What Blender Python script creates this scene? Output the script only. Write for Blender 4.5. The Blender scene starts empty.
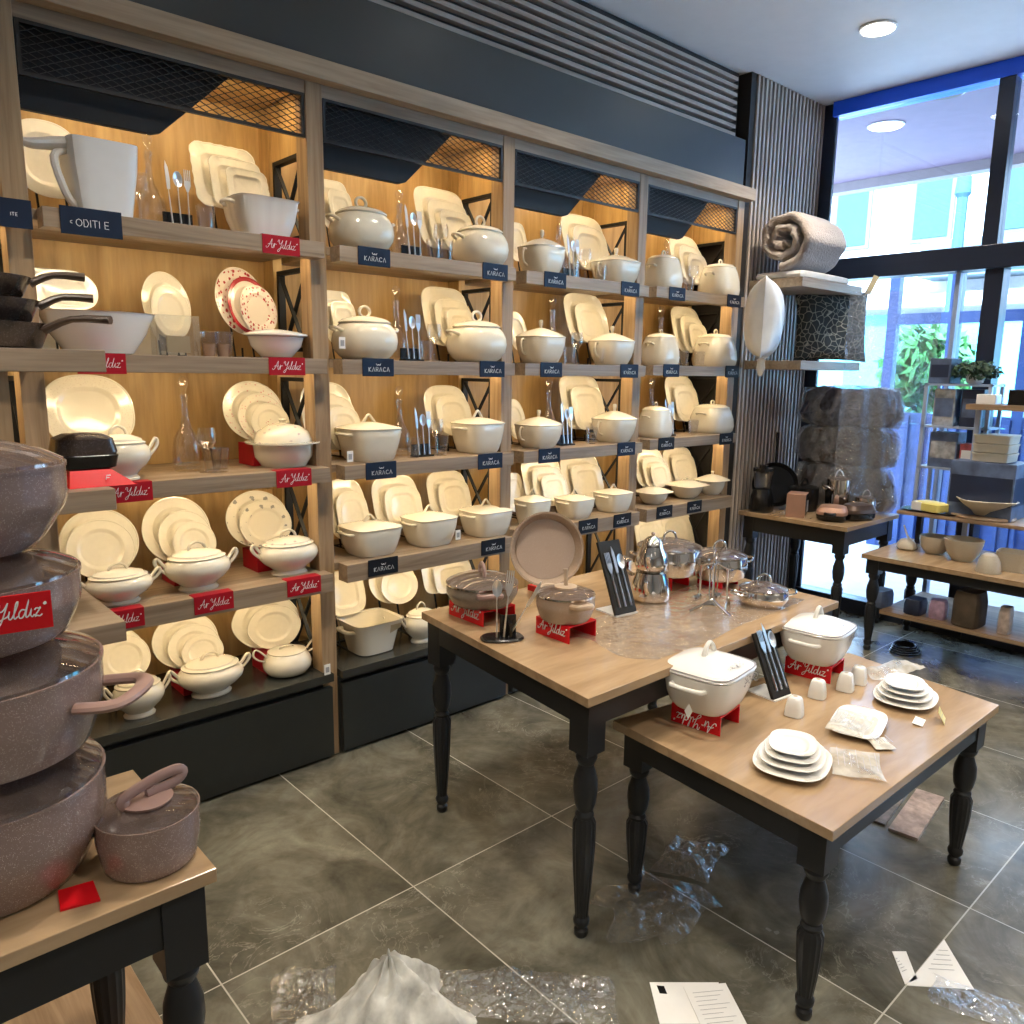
import bpy, math, random
from mathutils import Vector, Matrix
random.seed(7)
PI = math.pi
COL = bpy.context.scene.collection
sin, cos = math.sin, math.cos
# ------------------------------------------------------------------ camera
F_PX = 790.62
YAW, PITCH, ROLL = [math.radians(a) for a in (47.831, 10.134, .784)]
CH = 1.65
fw = Vector((cos(YAW)*cos(PITCH), sin(YAW)*cos(PITCH), -sin(PITCH)))
r0 = Vector((sin(YAW), -cos(YAW), 0)); u0 = r0.cross(fw)
RT = r0*cos(ROLL)+u0*sin(ROLL); UP = -r0*sin(ROLL)+u0*cos(ROLL)
CAM = Vector((0, 0, CH))
def ray(x, y): return fw+RT*((x-512)/F_PX)-UP*((y-512)/F_PX)
def atY(x, y, Y): d = ray(x, y); return CAM+d*(Y/d.y)
def atZ(x, y, z): d = ray(x, y); return CAM+d*((z-CH)/d.z)
def atX(x, y, X): d = ray(x, y); return CAM+d*(X/d.x)
def ppm(p): return F_PX/((Vector(p)-CAM).dot(fw))       # pixels per metre at a point
cd = bpy.data.cameras.new('camera'); cam = bpy.data.objects.new('camera', cd); COL.objects.link(cam)
cd.sensor_width = 36; cd.lens = 36*F_PX/1024; cd.clip_start = .05; cd.clip_end = 200
cam.matrix_world = Matrix.Translation(CAM) @ Matrix((RT, UP, -fw)).transposed().to_4x4()
bpy.context.scene.camera = cam
# ------------------------------------------------------------------ mesh builder
def smooth_path(pts, k=4):
    P = [Vector(p) for p in pts]; out = []
    for i in range(len(P)-1):
        a = P[max(i-1, 0)]; b = P[i]; c = P[i+1]; d = P[min(i+2, len(P)-1)]
        for j in range(k):
            t = j/k
            out.append(.5*((2*b)+(c-a)*t+(2*a-5*b+4*c-d)*t*t+(3*b-a-3*c+d)*t**3))
    out.append(P[-1]); return out
class MB:
    def __init__(s): s.v = []; s.f = []
    def add(s, vs, fs):
        o = len(s.v); s.v += [Vector(p) for p in vs]; s.f += [tuple(i+o for i in f) for f in fs]; return s
    def box(s, x0, x1, y0, y1, z0, z1):
        return s.add([(x, y, z) for x in (x0, x1) for y in (y0, y1) for z in (z0, z1)],
                     [(0, 1, 3, 2), (4, 6, 7, 5), (0, 4, 5, 1), (2, 3, 7, 6), (0, 2, 6, 4), (1, 5, 7, 3)])
    def cbox(s, c, sz): return s.box(c[0]-sz[0]/2, c[0]+sz[0]/2, c[1]-sz[1]/2, c[1]+sz[1]/2, c[2]-sz[2]/2, c[2]+sz[2]/2)
    def bar(s, a, b, w, t=None):
        a = Vector(a); b = Vector(b); t = t or w; d = (b-a).normalized()
        q = Vector((0, 0, 1)) if abs(d.z) < .9 else Vector((0, 1, 0))
        n = d.cross(q).normalized(); m = n.cross(d)
        vs = [p+n*(w/2*i)+m*(t/2*j) for p in (a, b) for i, j in ((-1, -1), (1, -1), (1, 1), (-1, 1))]
        return s.add(vs, [(3, 2, 1, 0), (4, 5, 6, 7)]+[(i, (i+1) % 4, (i+1) % 4+4, i+4) for i in range(4)])
    def prism(s, poly, z0, z1):
        n = len(poly)
        return s.add([(x, y, z0) for x, y in poly]+[(x, y, z1) for x, y in poly],
                     [tuple(range(n))[::-1], tuple(range(n, 2*n))]+[(i, (i+1) % n, (i+1) % n+n, i+n) for i in range(n)])
    def lathe(s, rings, seg=40, n=2, ay=1, ex=2, cap=True, wob=0, wk=0):
        # rings: (r, z[, n]) ; superellipse cross section
        vs = []; fs = []
        for R in rings:
            r, z = R[0], R[1]; nn = R[2] if len(R) > 2 else n
            for i in range(seg):
                t = 2*PI*i/seg; c, d = cos(t), sin(t)
                k = (abs(c)**nn+abs(d)**nn)**(-1/nn)*(1+wob*cos(wk*t))
                vs.append((r*k*c, r*k*d*ay, z))
        for j in range(len(rings)-1):
            for i in range(seg):
                a = j*seg+i; b = j*seg+(i+1) % seg
                fs.append((a, b, b+seg, a+seg))
        if cap:
            if rings[0][0] > 1e-4: fs.append(tuple(range(seg))[::-1])
            if rings[-1][0] > 1e-4: fs.append(tuple((len(rings)-1)*seg+i for i in range(seg)))
        return s.add(vs, fs)
    def tube(s, pts, r, seg=8, k=0, closed=False, flat=1):
        P = smooth_path(pts, k) if k else [Vector(p) for p in pts]
        n = len(P); vs = []; fs = []
        rr = r if isinstance(r, (list, tuple)) else None
        prev = None
        for i, p in enumerate(P):
            if closed: d = P[(i+1) % n]-P[i-1]
            else: d = P[min(i+1, n-1)]-P[max(i-1, 0)]
            d = d.normalized() if d.length > 1e-9 else Vector((0, 0, 1))
            if prev is None:
                q = Vector((0, 0, 1)) if abs(d.z) < .9 else Vector((1, 0, 0))
                nn = (q-d*q.dot(d)).normalized()
            else:
                nn = (prev-d*prev.dot(d)); nn = nn.normalized() if nn.length > 1e-6 else prev
            prev = nn; m = d.cross(nn)
            if rr:
                u = i/(n-1)*(len(rr)-1); a = int(min(u, len(rr)-2)) if len(rr) > 1 else 0
                R = rr[a]+(rr[a+1]-rr[a])*(u-a)
            else: R = r
            for j in range(seg):
                t = 2*PI*(j+.5)/seg; vs.append(p+nn*(R*cos(t)*flat)+m*(R*sin(t)))
        m_ = n if closed else n-1
        for i in range(m_):
            for j in range(seg):
                a = i*seg+j; b = i*seg+(j+1) % seg; c = ((i+1) % n)*seg
                fs.append((a, b, c+(j+1) % seg, c+j))
        if not closed: fs += [tuple(range(seg))[::-1], tuple((n-1)*seg+j for j in range(seg))]
        return s.add(vs, fs)
    def torus(s, c, R, r, axis='y', seg=24, sy=1, a0=0, a1=2*PI):
        full = abs(a1-a0-2*PI) < 1e-6; N = seg
        pts = []
        for i in range(N if full else N+1):
            t = a0+(a1-a0)*i/N
            if axis == 'y': pts.append((c[0]+R*cos(t), c[1], c[2]+R*sy*sin(t)))
            elif axis == 'x': pts.append((c[0], c[1]+R*cos(t), c[2]+R*sy*sin(t)))
            else: pts.append((c[0]+R*cos(t), c[1]+R*sy*sin(t), c[2]))
        return s.tube(pts, r, 8, closed=full)
    def xf(s, M, start=0):
        for i in range(start, len(s.v)): s.v[i] = M @ s.v[i]
        return s
    def jit(s, amp, freq, seed=0):
        from mathutils import noise as NZ_
        for i, p in enumerate(s.v):
            q = p*freq+Vector((seed, seed*1.7, 0)); s.v[i] = p+Vector((NZ_.noise(q), NZ_.noise(q+Vector((9, 3, 1))), NZ_.noise(q+Vector((2, 7, 5)))))*amp
        return s
    def build(s, name, mat, parent=None, smooth=True, bevel=0, loc=None, ang=35):
        me = bpy.data.meshes.new(name); me.from_pydata([tuple(v) for v in s.v], [], s.f); me.update()
        if smooth:
            me.shade_smooth(); me.set_sharp_from_angle(angle=math.radians(ang))
        me.materials.append(mat)
        o = bpy.data.objects.new(name, me); COL.objects.link(o)
        if parent is not None: o.parent = parent
        if loc is not None: o.location = loc
        if bevel:
            b = o.modifiers.new('bevel', 'BEVEL'); b.width = bevel; b.segments = 2; b.limit_method = 'ANGLE'
        return o
def thing(name, label, cat, loc=(0, 0, 0), rz=0, group=None, sc=None):
    o = bpy.data.objects.new(name, None); COL.objects.link(o); o.empty_display_size = .05
    o.location = loc; o.rotation_euler = (0, 0, rz); o['label'] = label; o['category'] = cat
    if group: o['group'] = group
    if sc: o.scale = sc
    return o
def tag(o, label, cat, group=None, kind=None):
    o['label'] = label; o['category'] = cat
    if group: o['group'] = group
    if kind: o['kind'] = kind
    return o
def struct(o, label=None, cat=None):
    o['kind'] = 'structure'
    if label: o['label'] = label
    if cat: o['category'] = cat
    return o
KIDS = {}
def kids(o): return [c for c in bpy.data.objects if c.parent == o]
def dup(root, loc, rot=(0, 0, 0), label=None, group=None, sc=None):
    if root.name not in KIDS: KIDS[root.name] = [(c, kids(c)) for c in kids(root)]
    r = root.copy(); COL.objects.link(r); r.location = loc; r.rotation_euler = rot if isinstance(rot, tuple) else (0, 0, rot)
    if label: r['label'] = label
    if group: r['group'] = group
    if sc: r.scale = sc if isinstance(sc, tuple) else (sc, sc, sc)
    for c, gs in KIDS[root.name]:
        d = c.copy(); COL.objects.link(d); d.parent = r
        for g in gs:
            h = g.copy(); COL.objects.link(h); h.parent = d
    return r
PROTO_USED = {}
def place(root, loc, rot=(0, 0, 0), label=None, group=None, sc=None):
    """first placement moves the prototype itself, later ones copy it"""
    rot = rot if isinstance(rot, tuple) else (0, 0, rot)
    if root.name not in KIDS: KIDS[root.name] = [(c, kids(c)) for c in kids(root)]
    if root.name in PROTO_USED: return dup(root, loc, rot, label, group, sc)
    PROTO_USED[root.name] = 1
    root.location = loc; root.rotation_euler = rot
    if label: root['label'] = label
    if group: root['group'] = group
    if sc: root.scale = sc if isinstance(sc, tuple) else (sc, sc, sc)
    return root
# ------------------------------------------------------------------ materials
def nodes(m):
    m.use_nodes = True; nt = m.node_tree; return nt, nt.nodes['Principled BSDF']
def setp(p, **k):
    names = dict(col='Base Color', rough='Roughness', metal='Metallic', spec='Specular IOR Level', trans='Transmission Weight', ior='IOR', alpha='Alpha', coat='Coat Weight', ecol='Emission Color', estr='Emission Strength', sheen='Sheen Weight')
    for a, b in k.items():
        i = p.inputs[names[a]]; i.default_value = (*b, 1) if isinstance(b, tuple) and len(b) == 3 else b
def coords(nt, scale=(1, 1, 1), rot=(0, 0, 0)):
    tc = nt.nodes.new('ShaderNodeTexCoord'); mp = nt.nodes.new('ShaderNodeMapping')
    mp.inputs['Scale'].default_value = scale; mp.inputs['Rotation'].default_value = rot
    nt.links.new(tc.outputs['Object'], mp.inputs[0]); return mp.outputs[0]
def noise(nt, vec, scale=5, detail=3, dist=0, rough=.5):
    n = nt.nodes.new('ShaderNodeTexNoise'); n.inputs['Scale'].default_value = scale; n.inputs['Detail'].default_value = detail
    n.inputs['Distortion'].default_value = dist; n.inputs['Roughness'].default_value = rough
    nt.links.new(vec, n.inputs['Vector']); return n.outputs[0]
def ramp(nt, fac, stops):
    r = nt.nodes.new('ShaderNodeValToRGB'); e = r.color_ramp.elements
    while len(e) < len(stops): e.new(.5)
    for i, (p, c) in enumerate(stops):
        e[i].position = p; e[i].color = (*c, 1) if len(c) == 3 else c
    nt.links.new(fac, r.inputs[0]); return r.outputs[0]
def mixc(nt, fac, a, b, mode='MIX'):
    m = nt.nodes.new('ShaderNodeMix'); m.data_type = 'RGBA'; m.blend_type = mode
    for i, x in ((0, fac), (6, a), (7, b)):
        if hasattr(x, 'links'): nt.links.new(x, m.inputs[i])
        else: m.inputs[i].default_value = x if i == 0 else (*x, 1)
    return m.outputs[2]
def bump(nt, p, h, strength=.2, dist=.01):
    b = nt.nodes.new('ShaderNodeBump'); b.inputs['Strength'].default_value = strength; b.inputs['Distance'].default_value = dist
    nt.links.new(h, b.inputs['Height']); nt.links.new(b.outputs[0], p.inputs['Normal'])
def math_(nt, op, a, b=None, c=None):
    m = nt.nodes.new('ShaderNodeMath'); m.operation = op
    for i, x in enumerate((a, b, c)):
        if x is None: continue
        if hasattr(x, 'links'): nt.links.new(x, m.inputs[i])
        else: m.inputs[i].default_value = x
    return m.outputs[0]
def plain(name, col, rough=.5, metal=0, var=.08, vs=12, bmp=0, bs=60, **k):
    m = bpy.data.materials.new(name); nt, p = nodes(m)
    v = coords(nt); n = noise(nt, v, vs, 4)
    c2 = tuple(max(0, c*(1-var)) for c in col); c1 = tuple(min(1, c*(1+var*.6)) for c in col)
    nt.links.new(ramp(nt, n, [(.3, c2), (.7, c1)]), p.inputs['Base Color'])
    setp(p, rough=rough, metal=metal, **k)
    if bmp: bump(nt, p, noise(nt, v, bs, 3), bmp)
    return m
def wood(name, dark, mid, light, axis='z', rough=.45, freq=16):
    m = bpy.data.materials.new(name); nt, p = nodes(m)
    sc = {'z': (freq, freq, .9), 'x': (.9, freq, freq), 'y': (freq, .9, freq)}[axis]
    v = coords(nt, sc); a = noise(nt, v, 1, 7, 1.2, .6)
    v2 = coords(nt, tuple(q*5 for q in sc)); b = noise(nt, v2, 1, 3, .2)
    c1 = ramp(nt, a, [(.3, dark), (.5, mid), (.72, light)])
    c2 = ramp(nt, b, [(.35, (.72, .70, .68)), (.6, (1, 1, 1))])
    v3 = coords(nt, {'z': (4, 4, .06), 'x': (.06, 4, 4), 'y': (4, .06, 4)}[axis]); d = noise(nt, v3, 1, 1)
    c3 = ramp(nt, d, [(.4, (.82, .80, .78)), (.6, (1, 1, 1))])
    c = mixc(nt, .55, c1, c2, 'MULTIPLY'); c = mixc(nt, .6, c, c3, 'MULTIPLY')
    nt.links.new(c, p.inputs['Base Color']); setp(p, rough=rough)
    bump(nt, p, b, .08, .002); return m
def speckle(name, base, spots, rough=.25, sc=420, thr=.2):
    m = bpy.data.materials.new(name); nt, p = nodes(m); v = coords(nt)
    w = nt.nodes.new('ShaderNodeTexVoronoi'); w.inputs['Scale'].default_value = sc; nt.links.new(v, w.inputs['Vector'])
    sp = ramp(nt, w.outputs['Distance'], [(thr, (1, 1, 1)), (thr+.12, (0, 0, 0))])
    n = noise(nt, v, 160, 2); k = ramp(nt, n, [(.45, (0, 0, 0)), (.55, (1, 1, 1))])
    fac = mixc(nt, 1.0, sp, k, 'MULTIPLY')
    c = mixc(nt, fac, base, spots)
    nt.links.new(c, p.inputs['Base Color']); setp(p, rough=rough, coat=.3); return m
def thin_glass(name, tint=(1, 1, 1), refl=.9, rough=.02, body=0.0, bcol=(1, 1, 1), bmp=0, edge=1.5):
    """thin transparent sheet: clear body, fresnel reflection"""
    m = bpy.data.materials.new(name); m.use_nodes = True; nt = m.node_tree; nt.nodes.clear()
    out = nt.nodes.new('ShaderNodeOutputMaterial'); tr = nt.nodes.new('ShaderNodeBsdfTransparent'); tr.inputs[0].default_value = (*tint, 1)
    gl = nt.nodes.new('ShaderNodeBsdfGlossy'); gl.inputs['Roughness'].default_value = rough; gl.inputs[0].default_value = (refl, refl, refl, 1)
    fr = nt.nodes.new('ShaderNodeLayerWeight'); fr.inputs[0].default_value = .5
    f0 = ((edge-1)/(edge+1))**2
    pw = math_(nt, 'POWER', fr.outputs['Facing'], 3.2); fo = math_(nt, 'ADD', math_(nt, 'MULTIPLY', pw, .85), f0)
    mx = nt.nodes.new('ShaderNodeMixShader'); nt.links.new(fo, mx.inputs[0]); nt.links.new(tr.outputs[0], mx.inputs[1]); nt.links.new(gl.outputs[0], mx.inputs[2])
    last = mx.outputs[0]
    v = coords(nt)
    if body:
        df = nt.nodes.new('ShaderNodeBsdfDiffuse'); df.inputs[0].default_value = (*bcol, 1)
        m2 = nt.nodes.new('ShaderNodeMixShader')
        n = ramp(nt, noise(nt, v, 14, 4), [(.3, (body*.5,)*3), (.75, (min(1, body*1.5),)*3)])
        nt.links.new(n, m2.inputs[0]); nt.links.new(last, m2.inputs[1]); nt.links.new(df.outputs[0], m2.inputs[2]); last = m2.outputs[0]
    if bmp:
        b = nt.nodes.new('ShaderNodeBump'); b.inputs['Strength'].default_value = bmp; b.inputs['Distance'].default_value = .01
        nt.links.new(noise(nt, v, 30, 4, 1), b.inputs['Height'])
        nt.links.new(b.outputs[0], gl.inputs['Normal']); nt.links.new(b.outputs[0], fr.inputs['Normal'])
    nt.links.new(last, out.inputs[0]); return m
def emit(name, col, strength):
    m = bpy.data.materials.new(name); nt, p = nodes(m); setp(p, col=(.8, .8, .8), ecol=col, estr=strength, rough=.5); return m

M = {}
M['wood_v'] = wood('oak_upright', (.25, .155, .08), (.38, .255, .14), (.48, .34, .20), 'z')
M['wood_back'] = wood('oak_back_panel', (.38, .225, .075), (.53, .335, .125), (.62, .42, .18), 'z', freq=9)
M['wood_h'] = wood('oak_shelf', (.22, .155, .10), (.33, .245, .165), (.42, .325, .23), 'x')
M['wood_hy'] = wood('oak_board_across', (.19, .115, .06), (.31, .205, .12), (.42, .29, .18), 'y')
M['wood_crown'] = wood('oak_cornice', (.38, .26, .16), (.50, .37, .24), (.60, .46, .31), 'x')
M['wood_top'] = wood('oak_table_top', (.34, .225, .125), (.415, .285, .165), (.49, .35, .21), 'x', rough=.14, freq=5)
M['wood_edge'] = wood('oak_table_edge', (.33, .20, .09), (.47, .31, .15), (.57, .40, .21), 'x', rough=.35)
M['black'] = plain('black_paint', (.012, .012, .012), .5, spec=.3)
M['tableblack'] = plain('table_black_paint', (.013, .014, .016), .36, spec=.4)
M['cab'] = plain('cabinet_charcoal', (.020, .023, .021), .38)
M['cabtop'] = plain('cabinet_top_charcoal', (.035, .036, .032), .22)
M['meshmetal'] = plain('screen_black_metal', (.012, .013, .015), .5)
M['hood'] = plain('hood_slate', (.014, .016, .020), .6, spec=.3)
M['fascia'] = plain('fascia_slate', (.048, .050, .046), .36, var=.03)
M['slatwood'] = wood('slat_wood', (.40, .32, .26), (.52, .43, .36), (.62, .53, .46), 'z')
M['slatwood_h'] = wood('slat_wood_level', (.36, .29, .24), (.48, .40, .34), (.57, .49, .43), 'x')
M['slatback'] = plain('slat_backing', (.020, .017, .016), .7)
M['ceil'] = plain('ceiling_paint', (.86, .88, .92), .75, var=.02)
M['wall'] = plain('wall_paint', (.50, .47, .43), .8, var=.04)
M['porc'] = plain('porcelain_cream', (.72, .67, .55), .11, var=.03, vs=5, coat=.2)
M['porcw'] = plain('porcelain_white', (.80, .78, .73), .12, var=.03, vs=5, coat=.2)
M['plastw'] = plain('white_plastic', (.80, .80, .79), .35, var=.03)
M['navy'] = plain('navy_sign', (.008, .018, .045), .55, var=.05, spec=.25)
M['blacksign'] = plain('black_sign', (.006, .008, .014), .55, var=.05, spec=.25)
M['red'] = plain('red_sign', (.36, .006, .016), .5, var=.05, spec=.25)
M['redac'] = plain('red_acrylic', (.62, .008, .014), .25, var=.04, spec=.35)
M['ink'] = plain('white_lettering', (.85, .85, .85), .5, var=.01)
M['greyink'] = plain('grey_printing', (.30, .30, .31), .6, var=.05)
M['steel'] = plain('stainless_steel', (.74, .70, .65), .10, 1, var=.03)
M['steeld'] = plain('satin_cutlery', (.85, .85, .85), .32, 1, var=.03)
M['goldrim'] = plain('gold_rim_line', (.45, .36, .22), .3, .5)
M['greyrim'] = plain('grey_rim_line', (.22, .20, .20), .4)
M['speck'] = speckle('speckled_brown_enamel', (.25, .175, .15), (.60, .50, .45), rough=.16, sc=480)
M['speckd'] = speckle('speckled_dark_enamel', (.045, .030, .024), (.20, .15, .125), sc=600)
M['speckb'] = speckle('speckled_beige_enamel', (.36, .27, .20), (.60, .50, .42))
M['speckg'] = speckle('speckled_greige_enamel', (.22, .18, .14), (.48, .41, .34))
M['pinkh'] = plain('mauve_handle', (.30, .19, .165), .38, var=.04)
M['darkh'] = plain('dark_brown_handle', (.065, .042, .03), .35)
M['beigeh'] = plain('beige_handle', (.48, .36, .25), .4)
M['inpan'] = speckle('pan_inside_coating', (.46, .36, .29), (.58, .49, .42), rough=.4)
M['glass'] = thin_glass('clear_glass', (.98, .98, .98), 1, .02, edge=1.7)
M['lidglass'] = thin_glass('lid_glass', (.80, .76, .74), 1, .035, body=.20, bcol=(.34, .27, .24), edge=1.8)
M['winglass'] = thin_glass('window_glass', (.90, .95, .99), .9, .01, edge=1.4)
M['film'] = thin_glass('plastic_film', (.96, .96, .96), 1, .07, body=.035, bmp=.6, edge=2.2)
M['wrap'] = thin_glass('plastic_wrap', (.85, .88, .92), 1, .12, body=.10, bcol=(.70, .74, .82), bmp=.8, edge=2.4)
M['acryl'] = thin_glass('clear_acrylic', (.93, .93, .9), 1, .03, body=.06, edge=1.5)
M['frame'] = plain('window_frame_black', (.010, .016, .035), .35)
M['bluef'] = plain('window_header_blue', (.003, .11, .95), .35, var=.03)
M['blueband'] = plain('blue_floor_vinyl', (.05, .12, .42), .3)
M['paper'] = plain('white_paper', (.78, .77, .74), .7, var=.04)
M['rose'] = plain('rose_gold_plastic', (.42, .24, .17), .3, .3)
M['bpl'] = plain('black_plastic', (.008, .008, .009), .22)
M['yel'] = plain('yellow_pack', (.72, .62, .18), .4)
M['bubble'] = thin_glass('bag_plastic', (.9, .9, .9), .8, .25, body=.68, bcol=(.70, .70, .66), bmp=.6, edge=1.45)
# ================================================================== ROOM
def floor_mat():
    m = bpy.data.materials.new('marbled_stone_tiles'); nt, p = nodes(m); v = coords(nt)
    sx = nt.nodes.new('ShaderNodeSeparateXYZ'); nt.links.new(v, sx.inputs[0])
    def line(c, off, per, w):
        q = math_(nt, 'DIVIDE', math_(nt, 'ADD', c, off), per); fr = math_(nt, 'FRACT', q)
        a = math_(nt, 'ABSOLUTE', math_(nt, 'SUBTRACT', fr, .5)); return math_(nt, 'GREATER_THAN', a, .5-w/per), math_(nt, 'FLOOR', q)
    lx, ix = line(sx.outputs[0], -1.325+6.31, .631, .0022); ly, iy = line(sx.outputs[1], -.679+12.35, 1.235, .0022)
    ln = math_(nt, 'MAXIMUM', lx, ly)
    cb = nt.nodes.new('ShaderNodeCombineXYZ'); nt.links.new(math_(nt, 'MULTIPLY', ix, 3.7), cb.inputs[0]); nt.links.new(math_(nt, 'MULTIPLY', iy, 5.3), cb.inputs[1])
    ad = nt.nodes.new('ShaderNodeVectorMath'); ad.operation = 'ADD'; nt.links.new(v, ad.inputs[0]); nt.links.new(cb.outputs[0], ad.inputs[1]); w = ad.outputs[0]
    a = noise(nt, w, 2.2, 9, 1.6, .62); c1 = ramp(nt, a, [(.28, (.050, .049, .037)), (.46, (.112, .107, .083)), (.60, (.175, .167, .131)), (.75, (.26, .25, .20))])
    b = noise(nt, w, 4, 8, 2.5, .6); vein = ramp(nt, math_(nt, 'ABSOLUTE', math_(nt, 'SUBTRACT', b, .5)), [(0, (1, 1, 1)), (.012, (0, 0, 0))])
    k = ramp(nt, noise(nt, w, 1.5, 3), [(.50, (0, 0, 0)), (.66, (.55, .55, .55))])
    c2 = mixc(nt, mixc(nt, 1.0, vein, k, 'MULTIPLY'), c1, (.40, .38, .32))
    dk = ramp(nt, noise(nt, w, 9, 6, 1, .65), [(.35, (.72, .70, .66)), (.6, (1, 1, 1))])
    c3 = mixc(nt, .8, c2, dk, 'MULTIPLY')
    c4 = mixc(nt, ln, c3, (.44, .42, .36)); nt.links.new(c4, p.inputs['Base Color'])
    r = ramp(nt, noise(nt, w, 5, 4), [(.3, (.16,)*3), (.8, (.30,)*3)]); nt.links.new(r, p.inputs['Roughness'])
    setp(p, spec=.5); bump(nt, p, dk, .05, .003); return m
M['floor'] = floor_mat()
ZC = 3.45; XW = 5.45; XL = -2.2; YB = 3.34; YF = -3.6
struct(MB().box(XL-.1, XW+.05, YF-.1, YB+.1, -.08, 0).build('floor', M['floor'], smooth=False), 'grey green marbled stone tile floor with pale grout lines')
struct(MB().box(XL-.1, XW+.05, YF-.1, YB+.1, ZC, ZC+.1).build('ceiling', M['ceil'], smooth=False), 'flat white painted ceiling')
struct(MB().box(XL-.1, XW+.05, YB, YB+.1, 0, ZC).build('wall_back', M['wall'], smooth=False))
struct(MB().box(XL-.1, XL, YF, YB, 0, ZC).build('wall_left', M['wall'], smooth=False))
struct(MB().box(XL-.1, XW+.05, YF-.1, YF, 0, ZC).build('wall_front', M['wall'], smooth=False))
# dark slatted wall right of the shelving
XS0, XS1, YS = 4.525, 5.42, 2.885
w = struct(MB().box(XS0, XW, YS, YB-.001, 0, ZC-.001).build('wall_slatted', M['slatback'], smooth=False), 'dark wall clad in narrow upright wood slats')
m = MB(); x = XS0+.06
while x < XS1-.01:
    m.box(x, x+.021, YS-.011, YS-.0005, .002, ZC-.003); x += .0455
s = m.build('slat', M['slatwood'], w, smooth=False)
struct(MB().box(XS1+.002, XW-.002, YS-.10, YS-.001, 0, ZC-.004).build('trim_1', M['frame'], smooth=False), 'black corner trim between slatted wall and window')
# slate fascia and level slats above shelving
fz0, fz1 = 2.772, 3.052
struct(MB().box(XL, 4.485, 2.875, YB-.001, fz0, fz1).build('trim_2', M['fascia'], smooth=False, bevel=.003), 'wide smooth slate grey fascia above the shelving')
t3 = struct(MB().box(XL, 4.50, 2.96, YB-.001, fz1+.001, ZC-.001).build('trim_3', M['slatback'], smooth=False), 'dark band of level wood slats above the slate fascia')
m = MB(); z = fz1+.022
while z < ZC-.02:
    m.box(XL, 4.44, 2.925, 2.9595, z, z+.020); z += .0445
m.build('slat', M['slatwood_h'], t3, smooth=False)
# window wall
YM0, YM1 = 1.715, 1.80
M['whitefr'] = plain('pale_blue_frame', (.30, .36, .48), .4)
def win(nm, y0, y1, z0, z1, lab):
    o = MB().box(XW-.008, XW+.0, y0, y1, z0, z1).build(nm, M['winglass'], smooth=False); return struct(o, lab)
win('window_1', YM1, 2.80, 2.425, 3.355, 'large upper shop window pane left of the mullion')
win('window_2', -1.2, YM0, 2.425, 3.355, 'upper shop window pane right of the mullion')
win('window_3', YM1-.05, 2.80, .10, 2.285, 'lower shop window pane behind the textile display')
win('window_4', -1.2, YM0-.05, .10, 2.285, 'lower shop window pane right of the mullion')
struct(MB().box(XW, XW+.1, YF, -1.262, 0, ZC).build('wall_light_block', M['wall'], smooth=False))  # unseen wall, added to shorten the window and keep its daylight local
struct(MB().box(XW-.06, XW+.06, YF, 2.8, 3.356, ZC-.002).build('trim_4', M['bluef'], smooth=False), 'bright blue header beam above the upper window')
struct(MB().box(XW-.10, XW+.06, YF, 2.8, 2.285, 2.423).build('trim_5', M['frame'], smooth=False, bevel=.004), 'thick black level window transom')
struct(MB().box(XW-.05, XW+.05, YM0, YM1, 2.424, 3.355).build('trim_6', M['frame'], smooth=False), 'dark upright mullion of the upper window')
struct(MB().box(XW-.07, XW+.05, YM0-.06, YM1-.045, .0, 2.284).build('trim_7', M['frame'], smooth=False), 'black post of the lower window')
struct(MB().box(XW-.05, XW+.05, -1.26, -1.2, 0, 3.355).build('trim_8', M['frame'], smooth=False))
struct(MB().box(XW-.06, XW+.06, YF, 2.8, .0, .099).build('trim_9', M['frame'], smooth=False))
struct(MB().box(XW-.03, XW+.03, 1.905, 1.93, .1, 2.284).build('trim_10', M['whitefr'], smooth=False))
# ================================================================== OUTSIDE
M['concrete'] = plain('pale_facade_render', (.5, .5, .5), .8)
M['facfr'] = plain('facade_window_frame', (.10, .13, .15), .7)
M['facwin'] = plain('facade_window_glass', (.05, .10, .13), .9, spec=.1)
M['cyan'] = plain('cyan_shop_glass', (.10, .42, .52), .5)
M['soffit'] = plain('lilac_soffit_paint', (.20, .14, .20), .7)
M['asphalt'] = plain('street_paving', (.50, .50, .50), .8)
M['leafg'] = plain('leaf_green', (.05, .20, .05), .6, var=.4)
M['leafd'] = plain('leaf_dark_green', (.02, .055, .02), .6, var=.4)
struct(MB().box(XW+.07, 60, -30, 40, -.12, -.02).build('ground', M['asphalt'], smooth=False), 'street paving outside the shop')
struct(MB().box(XW+.07, 7.6, YF, 4.2, 3.44, 3.6).build('trim_11', M['soffit'], smooth=False), 'lilac outdoor soffit beyond the window')
struct(MB().box(7.61, 7.75, YF, 4.2, 3.36, 3.7).build('trim_12', plain('soffit_edge', (.25, .2, .2), .6), smooth=False), 'brown edge beam of the outdoor soffit')
def disc(nm, mat, c, r, h, lab, cat):
    t = thing(nm, lab, cat, c)
    MB().lathe([(r*1.12, 0), (r*1.14, -h), (r*1.0, -h-.004)], cap=True).build('bezel', M['plastw'], t)
    MB().lathe([(r, -h-.005), (r*.98, -h-.008)], cap=True).build('diffuser', mat, t); return t
M['lamp'] = emit('lamp_diffuser', (1, .95, .88), 14)
M['lampdead'] = plain('speaker_grille', (.10, .08, .07), .6)
p = atZ(886, 125, 3.44); disc('soffit_light', M['lamp'], (p.x, p.y, 3.439), .11, .006, 'round lit lamp in the lilac soffit outside the window', 'light')
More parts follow.
